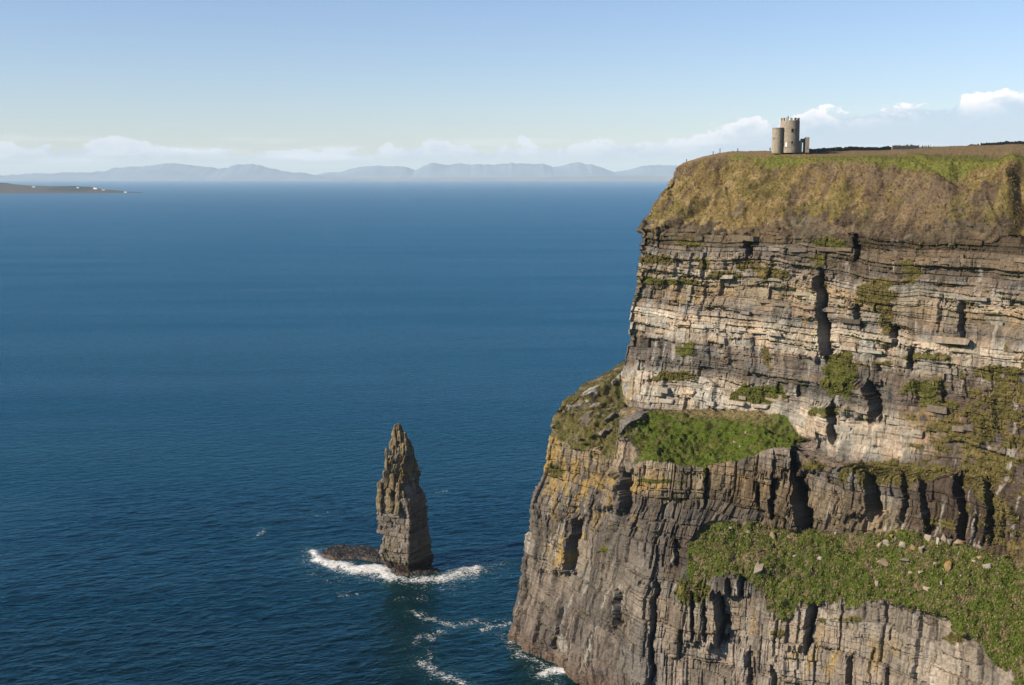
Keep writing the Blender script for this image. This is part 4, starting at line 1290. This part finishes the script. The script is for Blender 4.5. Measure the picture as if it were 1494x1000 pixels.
z3 = lambda pts: [(x / 2.988, 180 + y / 2.988) for x, y in pts]
z4 = lambda pts: [(480 + x / 2.988, 180 + y / 2.988) for x, y in pts]
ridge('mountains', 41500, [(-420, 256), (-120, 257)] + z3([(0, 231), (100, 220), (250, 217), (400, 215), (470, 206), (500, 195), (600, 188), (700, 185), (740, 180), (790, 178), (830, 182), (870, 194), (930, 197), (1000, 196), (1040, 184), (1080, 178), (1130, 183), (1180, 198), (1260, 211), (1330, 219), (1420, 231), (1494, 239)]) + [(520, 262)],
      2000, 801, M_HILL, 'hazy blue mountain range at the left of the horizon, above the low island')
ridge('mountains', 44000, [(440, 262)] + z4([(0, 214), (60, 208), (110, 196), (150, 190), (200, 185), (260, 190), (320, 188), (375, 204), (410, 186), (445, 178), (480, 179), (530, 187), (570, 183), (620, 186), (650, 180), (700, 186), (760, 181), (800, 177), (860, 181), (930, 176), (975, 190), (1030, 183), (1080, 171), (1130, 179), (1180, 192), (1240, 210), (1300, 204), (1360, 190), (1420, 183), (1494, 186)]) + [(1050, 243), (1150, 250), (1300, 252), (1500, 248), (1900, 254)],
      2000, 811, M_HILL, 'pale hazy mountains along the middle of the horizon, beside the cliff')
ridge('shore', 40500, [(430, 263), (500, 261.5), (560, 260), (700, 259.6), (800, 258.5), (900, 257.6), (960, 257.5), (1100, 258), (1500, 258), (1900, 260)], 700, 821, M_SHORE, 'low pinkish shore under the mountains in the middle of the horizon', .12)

# the low island with its white houses
def island():
    Yi = 12200.0
    gx_, gy_ = np.meshgrid(np.linspace(-7800, -3650, 520), np.linspace(9900, 14600, 150))
    tipx = P(216, 284, Yi)[0]
    e = (tipx - gx_)                                                     # metres west of the tip
    half = 130 + 950 * sstep(e, 0, 1500) + 500 * sstep(e, 1200, 3600)
    front = 11750 - 260 * sstep(e, 300, 1500)
    yc = front + half
    inn = 1 - np.abs(gy_ - yc) / half
    hmax = np.interp(e, [0, 120, 380, 700, 900, 1060, 1500, 1900, 2300, 2900], [2, 10, 26, 60, 66, 56, 60, 92, 108, 116])
    z = hmax * sstep(inn, -.02, .75) + 9 * fbm(gx_ / 160, gy_ / 260, seed=831, octaves=4) * sstep(inn, 0, .4)
    z = np.where((inn > 0) & (e > -20), np.maximum(z, -2) + 1.5, -3)
    g = fbm(gx_ / 240, gy_ / 330, seed=833, octaves=4)
    wood = np.exp(-((e - 720) / 270) ** 2) * sstep(inn, .1, .35) + sstep(z, 70, 95)
    cc = C(.19, .15, .10) * (1 + .45 * g)[..., None]
    wf = (sstep(wood + .4 * g, .35, .7))[..., None]
    cc = cc * (1 - wf) + wf * C(.045, .055, .03)
    be = (sstep(inn, .10, .02) * .8)[..., None]
    cc = (cc * (1 - be) + be * C(.28, .22, .18)) * .34
    me = submesh('island', np.stack([gx_, gy_, z], -1), grid_faces(*gx_.shape)[(z.ravel()[grid_faces(*gx_.shape)] > -2.9).any(1)][:, ::-1], np.clip(cc, .01, .6), True)
    tag(link('island', me, surface_mat('island_ground', 'attr', grain=(.02, .3), bump=0)), 'low dark island with a few white houses at the left of the sea', 'island', kind='structure')
    return gx_, gy_, z, inn, yc


IX, IY, IZ, INN, IYC = island()
M_WHITE = flat_mat('white_render', (.82, .80, .76), .8)
M_SLATE = flat_mat('slate_roof', (.10, .10, .11), .7)
M_GLASS = flat_mat('dark_window', (.02, .025, .03), .2, .5)


def boxes(name, items, mat, parent=None):
    """axis-aligned boxes (x0,y0,z0,x1,y1,z1) in one mesh"""
    bm = bmesh.new()
    for x0, y0, z0, x1, y1, z1 in items:
        mm = Matrix.Translation(((x0 + x1) / 2, (y0 + y1) / 2, (z0 + z1) / 2)) @ Matrix.Diagonal((x1 - x0, y1 - y0, z1 - z0, 1))
        bmesh.ops.create_cube(bm, size=1.0, matrix=mm)
    me = bpy.data.meshes.new(name)
    bm.to_mesh(me)
    bm.free()
    return link(name, me, mat, parent)


def gable_mesh(L_, W_, H_, R_):
    bm = bmesh.new()
    v = [bm.verts.new(p) for p in [(-L_, -W_, H_), (L_, -W_, H_), (L_, W_, H_), (-L_, W_, H_), (-L_ * .98, 0, R_), (L_ * .98, 0, R_)]]
    for f in [(0, 1, 5, 4), (2, 3, 4, 5), (0, 4, 3), (1, 2, 5), (3, 2, 1, 0)]:
        bm.faces.new([v[i] for i in f])
    me = bpy.data.meshes.new('roof')
    bm.to_mesh(me)
    bm.free()
    me.materials.append(M_SLATE)
    return me


ROOF = gable_mesh(9.6, 5.2, 6.0, 10.2)
HOUSES = [(5, 275.6, 'white house alone at the far left edge of the island', 1.4), (50, 273.6, 'white house on the crest of the island, second from the left', 1.3), (113.5, 275.0, 'white house highest on the dark wooded hump, at its left', 1.1), (114, 277.6, 'white house at the left foot of the wooded hump', 1.25),
          (120.5, 278.2, 'white house low in front of the wooded hump', 1.5), (131.5, 277.4, 'white house in the middle of the wooded hump', 1.4), (139.5, 276.6, 'large white house at the right of the wooded hump, brightest on the island', 1.9), (151, 278.0, 'long pale house just right of the wooded hump', 1.3),
          (156.5, 278.4, 'small pale house at the right end of the wooded hump', 1.0), (183.5, 281.4, 'white house near the low tip of the island', 1.2), (36, 275.8, 'small pale house between the two western houses', .8)]
ipx, ipy = to_px(np.stack([IX, IY, IZ], -1))
wm0 = None
for px, py, lab, sc in HOUSES:
    dd = (ipx - px) ** 2 + ((ipy - py) * 1.5) ** 2 + (IZ < 1) * 1e6 + (INN > .35) * (IY > IYC) * 1e5
    j = np.argmin(dd)
    root = empty('house', (IX.ravel()[j], IY.ravel()[j], IZ.ravel()[j] - 1.5))
    root.rotation_euler.z = random.Random(int(px)).uniform(-.25, .25)
    root.scale = (sc * 1.25, sc * 1.25, sc * 1.5)
    if wm0 is None:
        o1 = boxes('wall', [(-9, -4.6, 0, 9, 4.6, 6.0)], M_WHITE, root)
        wm0 = o1.data
    else:
        link('wall', wm0, None, root)
    link('roof', ROOF, None, root)
    tag(root, lab, 'house', 'houses on the low island')

# ------------------------------------------------------------------ the stone tower
M_STONE = None


def stone_mat():
    m, t, b = new_mat('tower_stone')
    co = t.node('ShaderNodeTexCoord').outputs['Object']
    n = t.noise(t.mapping(co, (1, 1, 1.8)), 1.6, 5.0, .7)
    n2 = t.noise(co, .35, 3.0, .5)
    c = t.mix(t.ramp(n, .3, .7), (.19, .166, .132), (.37, .32, .252))
    c = t.mix(t.math('MULTIPLY', t.ramp(n2, .45, .65), .4), c, (.26, .222, .172))
    vo = t.node('ShaderNodeTexVoronoi', feature='DISTANCE_TO_EDGE')
    t.put(vo.inputs['Vector'], t.mapping(co, (1.4, 1.4, 2.8)))
    vo.inputs['Scale'].default_value = 1.0
    j = t.ramp(vo.outputs['Distance'], .0, .06)
    t.put(b.inputs['Base Color'], t.mix(t.math('ADD', t.math('MULTIPLY', j, .6), .4), (.19, .163, .132), c))
    bn = t.node('ShaderNodeBump')
    bn.inputs['Strength'].default_value = 1.0
    bn.inputs['Distance'].default_value = .18
    t.put(bn.inputs['Height'], j)
    t.l.new(bn.outputs[0], b.inputs['Normal'])
    b.inputs['Roughness'].default_value = .95
    b.inputs['Specular IOR Level'].default_value = .1
    return m


M_STONE = stone_mat()
M_DARK = flat_mat('dark_opening', (.02, .02, .022), .8, .1)
M_WDOOR = flat_mat('white_door', (.78, .76, .72), .6)
TOWER_Y = 428.0
SCL = TOWER_Y / F_PX * 1.02                    # metres per photo pixel there
base_c = P(1151.5, 218.5, TOWER_Y)
tower = tag(empty('stone_tower', tuple(base_c)), 'round battlemented stone tower with a lower round turret on the cliff top', 'tower')


def ring_wall(name, cx, cy, r0, r1, z0, z1, parent, mat, n=56, a0=0.0, a1=2 * math.pi, taper=1.0, lower=None):
    """a round wall with thickness, hollow inside"""
    bm = bmesh.new()
    full = abs(a1 - a0 - 2 * math.pi) < 1e-6
    rings = []
    levels = [(z0, 1.0)] + ([(lower, 1.0 + (taper - 1) * .5)] if lower else []) + [(z1, taper)]
    m = n if full else n + 1
    for q in range(m):
        a = a0 + (a1 - a0) * q / n
        ca, sa = math.cos(a), math.sin(a)
        outer = [bm.verts.new((cx + r1 * s_ * ca, cy + r1 * s_ * sa, z)) for z, s_ in levels]
        inner = [bm.verts.new((cx + r0 * s_ * ca, cy + r0 * s_ * sa, z)) for z, s_ in levels]
        rings.append((outer, inner))
    for q in range(n):
        A, B = rings[q], rings[(q + 1) % m]
        for k in range(len(levels) - 1):
            bm.faces.new((A[0][k], B[0][k], B[0][k + 1], A[0][k + 1]))
            bm.faces.new((B[1][k], A[1][k], A[1][k + 1], B[1][k + 1]))
        bm.faces.new((A[0][-1], B[0][-1], B[1][-1], A[1][-1]))
        bm.faces.new((B[0][0], A[0][0], A[1][0], B[1][0]))
    if not full:
        for A in (rings[0], rings[-1]):
            bm.faces.new(A[0] + A[1][::-1])
    bmesh.ops.recalc_face_normals(bm, faces=bm.faces)
    me = bpy.data.meshes.new(name)
    bm.to_mesh(me)
    bm.free()
    for p in me.polygons:
        p.use_smooth = False
    return link(name, me, mat, parent)


R1 = 13.3 * SCL
H1 = 39.6 * SCL
ring_wall('tower_wall', 0, 0, R1 * .80, R1 * 1.02, -1.2, H1, tower, M_STONE, 64, taper=.97, lower=H1 * .5)
ring_wall('roof', 0, 0, .02, R1 * .79, H1 - .2, H1 + .1, tower, M_STONE, 40)
NM = 13
for k in range(NM):
    a = 2 * math.pi * (k + .25) / NM
    ring_wall('merlon', 0, 0, R1 * .82, R1 * .985, H1 - .01, H1 + 4.0 * SCL, tower, M_STONE, 4, a, a + 2 * math.pi / NM * .50)
RT = 7.6 * SCL
tcx, tcy = -18.2 * SCL, -1.2
HT = 29 * SCL
ring_wall('turret_wall', tcx, tcy, RT * .72, RT, -1.2, HT, tower, M_STONE, 44, taper=.98, lower=HT * .5)
ring_wall('turret_coping', tcx, tcy, RT * .70, RT * 1.03, HT, HT + .28, tower, M_STONE, 44)
ring_wall('turret_roof', tcx, tcy, .02, RT * .71, HT - .6, HT - .3, tower, M_STONE, 32)


def opening(name, cx, cy, rad, ang, z, wd, ht, framed=False, mat=None):
    """a window set in a round wall: stone surround standing a little proud, dark pane inside"""
    e = empty(name, (cx + rad * math.cos(ang), cy + rad * math.sin(ang), z), ang - math.pi / 2)
    e.parent = tower
    f = .16
    boxes('frame', [(-wd / 2 - f, -.25, -ht / 2 - f, -wd / 2, .10, ht / 2 + f), (wd / 2, -.25, -ht / 2 - f, wd / 2 + f, .10, ht / 2 + f), (-wd / 2, -.25, ht / 2, wd / 2, .10, ht / 2 + f), (-wd / 2, -.25, -ht / 2 - f, wd / 2, .14, -ht / 2)], M_STONE, e)
    boxes('pane', [(-wd / 2, -.2, -ht / 2, wd / 2, .035, ht / 2)], mat or M_DARK, e)


def front_ang(off, r):
    return -math.pi / 2 + math.asin(max(-1, min(1, off / r)))


opening('window', 0, 0, R1 * .995, front_ang(.6 * SCL, R1), 26 * SCL, .95, 1.35)
opening('window', 0, 0, R1 * .995, front_ang(5.4 * SCL, R1), 27 * SCL, .40, .7)
opening('window', 0, 0, R1 * 1.01, front_ang(.4 * SCL, R1), 9.2 * SCL, .60, 1.15)
opening('window', 0, 0, R1 * 1.01, front_ang(4.4 * SCL, R1), 9.4 * SCL, .3, .55)
opening('door', 0, 0, R1 * 1.015, front_ang(-7.2 * SCL, R1), 6.6 * SCL, .8, 1.6, mat=M_WDOOR)
opening('window', tcx, tcy, RT * .99, front_ang(3.2 * SCL, RT), 10 * SCL, .45, .8)
opening('window', tcx, tcy, RT * .99, front_ang(-6.4 * SCL, RT), 15 * SCL, .3, .5)
# the low battlemented porch on the right
xr = R1
boxes('porch_wall', [(xr - .7, -1.4, -1.2, xr + 3.2 * SCL, 1.8, 12.5 * SCL), (xr + 3.2 * SCL, .9, 9.8 * SCL, xr + 7.6 * SCL, 1.8, 12.5 * SCL), (xr + 7.6 * SCL, -1.6, -1.2, xr + 13.2 * SCL, 1.8, 15.6 * SCL)], M_STONE, tower)
for x0, x1 in ((-.3, 1.0), (3.6, 6.4)):
    boxes('merlon', [(xr + x0 * SCL, .6, 12.5 * SCL + .004, xr + x1 * SCL, 1.8, 15.2 * SCL)], M_STONE, tower)
for x0, x1 in ((7.9, 9.6), (11.2, 13.0)):
    boxes('merlon', [(xr + x0 * SCL, -1.5, 15.6 * SCL + .004, xr + x1 * SCL, -.3, 17.0 * SCL)], M_STONE, tower)

# ------------------------------------------------------------------ walls, posts and visitors on the cliff top
plat = np.nonzero((TT.ravel() < 3.0) & (np.tile(np.arange(NS_), NT_) > NB))[0]
pX, pY, pZ = cliff_pts[plat, 0], cliff_pts[plat, 1], cliff_pts[plat, 2]


def land_z(x, y):
    d = (pX - x) ** 2 + (pY - y) ** 2
    k = np.argpartition(d, 6)[:6]
    return float(pZ[k].mean())


def land_at(px, Yd):
    """a point of the plateau in the photo column px, Yd metres ahead"""
    x = float(P(px, 220, Yd)[0])
    return x, Yd, land_z(x, Yd)


M_FLAG = flat_mat('dark_flagstone', (.12, .105, .085), .95, .1, .35, 1.2)
M_FLAGP = flat_mat('pale_flagstone', (.50, .42, .32), .95, .1, .3, 1.2)


def flag_wall(name, pxs, Ys, hgt, mat, label, seed):
    """a wall of upright flagstones, each slab a piece of its own"""
    rr = random.Random(seed)
    pts = [np.array(land_at(a, b)) for a, b in zip(pxs, Ys)]
    root = tag(empty(name, tuple(pts[0])), label, 'wall')
    slabs = [None] * 5
    for q in range(5):
        bm = bmesh.new()
        bmesh.ops.create_cube(bm, size=1.0)
        for v in bm.verts:
            v.co += Vector((rr.uniform(-.05, .05), rr.uniform(-.05, .05), rr.uniform(-.12, .12) * (v.co.z > 0)))
        bmesh.ops.bevel(bm, geom=list(bm.edges), offset=.04, segments=1, affect='EDGES')
        slabs[q] = bpy.data.meshes.new('slab')
        bm.to_mesh(slabs[q])
        bm.free()
        slabs[q].materials.append(mat)
    for A, B in zip(pts[:-1], pts[1:]):
        L_ = np.linalg.norm(B[:2] - A[:2])
        n = max(1, int(L_ / 2.3))
        for k in range(n):
            f = (k + .5) / n
            p = A + (B - A) * f
            p[2] = land_z(p[0], p[1])
            o = bpy.data.objects.new('slab', slabs[rr.randrange(5)])
            COL.objects.link(o)
            o.parent = root
            hh_ = hgt * rr.uniform(.85, 1.15)
            o.location = (p[0] - pts[0][0], p[1] - pts[0][1], p[2] - pts[0][2] + hh_ / 2 - .4)
            o.rotation_euler = (rr.uniform(-.06, .06), rr.uniform(-.03, .03), math.atan2(B[1] - A[1], B[0] - A[0]) + rr.uniform(-.05, .05))
            o.scale = (L_ / n * 1.03, .32, hh_ + .8)
    return root


flag_wall('flagstone_wall', [1181, 1215, 1245, 1275, 1300], [434, 444, 456, 470, 486], 1.35, M_FLAG, 'dark flagstone wall running along the skyline right of the tower', 1)
flag_wall('flagstone_wall', [1301, 1318, 1340], [487, 497, 510], 1.45, M_FLAGP, 'pale flagstone wall joining the dark wall to the group of visitors', 2)
flag_wall('flagstone_wall', [1430, 1462, 1500, 1560], [590, 600, 612, 630], 1.5, M_FLAG, 'brown wall on the skyline at the right edge of the photo', 3)
flag_wall('flagstone_wall', [1412, 1428], [580, 589], 1.0, M_FLAGP, 'short pale wall on the skyline beside the brown wall at the right', 4)
M_POST = flat_mat('weathered_post', (.30, .25, .19), .9)
M_POSTD = flat_mat('dark_post', (.06, .055, .05), .9)
POSTS = [(1191, 431, 1.3, M_POST, 'short pale post in front of the dark wall, nearest the tower'), (1210.5, 433, 1.3, M_POST, 'short pale post in front of the dark wall, farther from the tower'), (1219.5, 436, 2.2, M_POST, 'thin tall pale post against the dark wall'),
         (1050.5, 444, 1.7, M_POSTD, 'dark post on the rounded left brow of the cliff top, tallest there'), (1040.5, 445, 1.2, M_POSTD, 'low dark post farthest left on the cliff top'), (1076.5, 442, 1.2, M_POSTD, 'low dark post on the cliff top midway to the tower'), (1002, 445, 1.0, M_POSTD, 'stub of a post where the cliff top begins to fall away')]
for px, Yd, hgt, mt, lab in POSTS:
    p = land_at(px, Yd)
    root = tag(empty('fence_post', p), lab, 'post', 'posts along the cliff top')
    bm = bmesh.new()
    bmesh.ops.create_cone(bm, cap_ends=True, segments=8, radius1=.17, radius2=.14, depth=hgt + .5, matrix=Matrix.Translation((0, 0, hgt / 2 - .25)))
    me = bpy.data.meshes.new('post_shaft'); bm.to_mesh(me); bm.free()
    link('post_shaft', me, mt, root)
    bm = bmesh.new()
    bmesh.ops.create_cone(bm, cap_ends=True, segments=8, radius1=.19, radius2=.04, depth=.14, matrix=Matrix.Translation((0, 0, hgt + .07)))
    me = bpy.data.meshes.new('post_cap'); bm.to_mesh(me); bm.free()
    link('post_cap', me, mt, root)

M_SKIN = flat_mat('skin', (.45, .28, .20), .6)
M_HAIR = flat_mat('hair', (.04, .03, .02), .7)


def person(loc, rz, top, legs, label, group, sit=False, seed=0):
    """a standing figure grown from a skeleton, one continuous body; hair is its own piece"""
    rr = random.Random(seed)
    e = rr.uniform(-.05, .05)
    pts = [((0, 0, .92), .15), ((0, 0, 1.15), .145), ((0, 0, 1.38), .17), ((0, 0, 1.50), .065), ((0, -.01, 1.58), .085), ((0, -.015, 1.68), .10), ((0, 0, 1.755), .06),
           ((-.09, 0, .86), .10), ((-.10, -.02 + e, .48), .065), ((-.11, .02, .09), .048), ((-.11, -.14, .04), .04),
           ((.09, 0, .86), .10), ((.10, -.02 - e, .48), .065), ((.11, .02, .09), .048), ((.11, -.14, .04), .04),
           ((-.19, 0, 1.40), .06), ((-.25, .02, 1.12), .048), ((-.25, -.08, .88), .038), ((-.25, -.11, .78), .036),
           ((.19, 0, 1.40), .06), ((.25, .02, 1.12), .048), ((.25, -.08, .88), .038), ((.25, -.11, .78), .036)]
    ed = [(0, 1), (1, 2), (2, 3), (3, 4), (4, 5), (5, 6), (0, 7), (7, 8), (8, 9), (9, 10), (0, 11), (11, 12), (12, 13), (13, 14), (2, 15), (15, 16), (16, 17), (17, 18), (2, 19), (19, 20), (20, 21), (21, 22)]
    me = bpy.data.meshes.new('body')
    me.from_pydata([p for p, _ in pts], ed, [])
    ob = bpy.data.objects.new('body', me)
    COL.objects.link(ob)
    sk = ob.modifiers.new('skin', 'SKIN')
    for k, (_, rad) in enumerate(pts):
        me.skin_vertices[0].data[k].radius = (rad, rad * .85)
    me.skin_vertices[0].data[0].use_root = True
    ob.modifiers.new('sub', 'SUBSURF').levels = 1
    dg = bpy.context.evaluated_depsgraph_get()
    body = bpy.data.meshes.new_from_object(ob.evaluated_get(dg))
    bpy.data.objects.remove(ob)
    for m in (top, legs, M_SKIN):
        body.materials.append(m)
    for p in body.polygons:
        c = p.center
        p.use_smooth = True
        p.material_index = 2 if (c.z > 1.50 or (abs(c.x) > .2 and c.z < .86)) else (0 if c.z > .86 else 1)
    root = tag(empty('person', loc, rz), label, 'person', group)
    link('body', body, None, root)
    bm = bmesh.new()
    bmesh.ops.create_uvsphere(bm, u_segments=12, v_segments=8, radius=.118, matrix=Matrix.Translation((0, .015, 1.715)))
    bmesh.ops.delete(bm, geom=[v for v in bm.verts if v.co.z < 1.66 and v.co.y < .03], context='VERTS')
    hm = bpy.data.meshes.new('hair'); bm.to_mesh(hm); bm.free()
    link('hair', hm, M_HAIR, root)


M_NAVY, M_BLACK, M_BLUE, M_WJ, M_DENIM = flat_mat('navy_jacket', (.02, .03, .06)), flat_mat('black_coat', (.018, .018, .02)), flat_mat('blue_jacket', (.05, .14, .36)), flat_mat('white_jacket', (.78, .77, .75)), flat_mat('denim', (.07, .12, .24))
person(land_at(1123.5, 434), .4, M_BLACK, M_DENIM, 'person in a black coat and jeans standing left of the tower turret', None, seed=1)
person((base_c[0] - 4.0 * SCL, base_c[1] - 1.0, base_c[2] + H1 + .1), 0.6, M_NAVY, M_BLACK, 'person in dark clothes standing on the roof of the tower', None, seed=2)
GRP = 'visitors gathered on the plateau'
for k, (px, Yd, a, b, lab) in enumerate([(1345.5, 486, M_BLACK, M_BLACK, 'visitor in black at the left of the group on the plateau'), (1348.2, 488, M_BLUE, M_DENIM, 'visitor in a blue jacket at the left middle of the group on the plateau'),
                                         (1350.7, 487, M_NAVY, M_DENIM, 'visitor in a navy jacket in the middle of the group on the plateau'), (1354.4, 486, M_BLACK, M_DENIM, 'visitor in a black coat and jeans beside the one in white'), (1356.8, 488, M_WJ, M_BLACK, 'visitor in a white jacket at the right of the group on the plateau')]):
    x, y, z = land_at(px, Yd)
    person((x, y, z), k * .9, a, b, lab, GRP, seed=10 + k)
bin_p = land_at(1180.5, 431)
binr = tag(empty('litter_bin', bin_p), 'small dark box standing against the right end of the tower porch', 'bin')
boxes('bin_body', [(-.42, -.35, -.3, .42, .35, 1.35)], M_POSTD, binr)
boxes('lid', [(-.47, -.40, 1.352, .47, .40, 1.5)], M_POSTD, binr)

# ------------------------------------------------------------------ the air
HZ = 61500.0
haze_o = boxes('haze', [(-HZ, -HZ, -8.0, HZ, HZ, 740.0)], None)
mh = bpy.data.materials.new('haze')
mh.use_nodes = True
th = NT(mh.node_tree)
th.n.clear()
pv = th.node('ShaderNodeVolumePrincipled')
pv.inputs['Color'].default_value = (.69, .86, 1.0, 1)
pv.inputs['Density'].default_value = 2.0e-5
pv.inputs['Anisotropy'].default_value = 0.0
th.l.new(pv.outputs[0], th.node('ShaderNodeOutputMaterial').inputs['Volume'])
haze_o.data.materials.append(mh)
tag(haze_o, 'thin sea haze that fades the far mountains', 'haze', kind='stuff')
bpy.context.view_layer.update()
print('built', sum(len(o.data.polygons) for o in bpy.data.objects if o.type == 'MESH'))
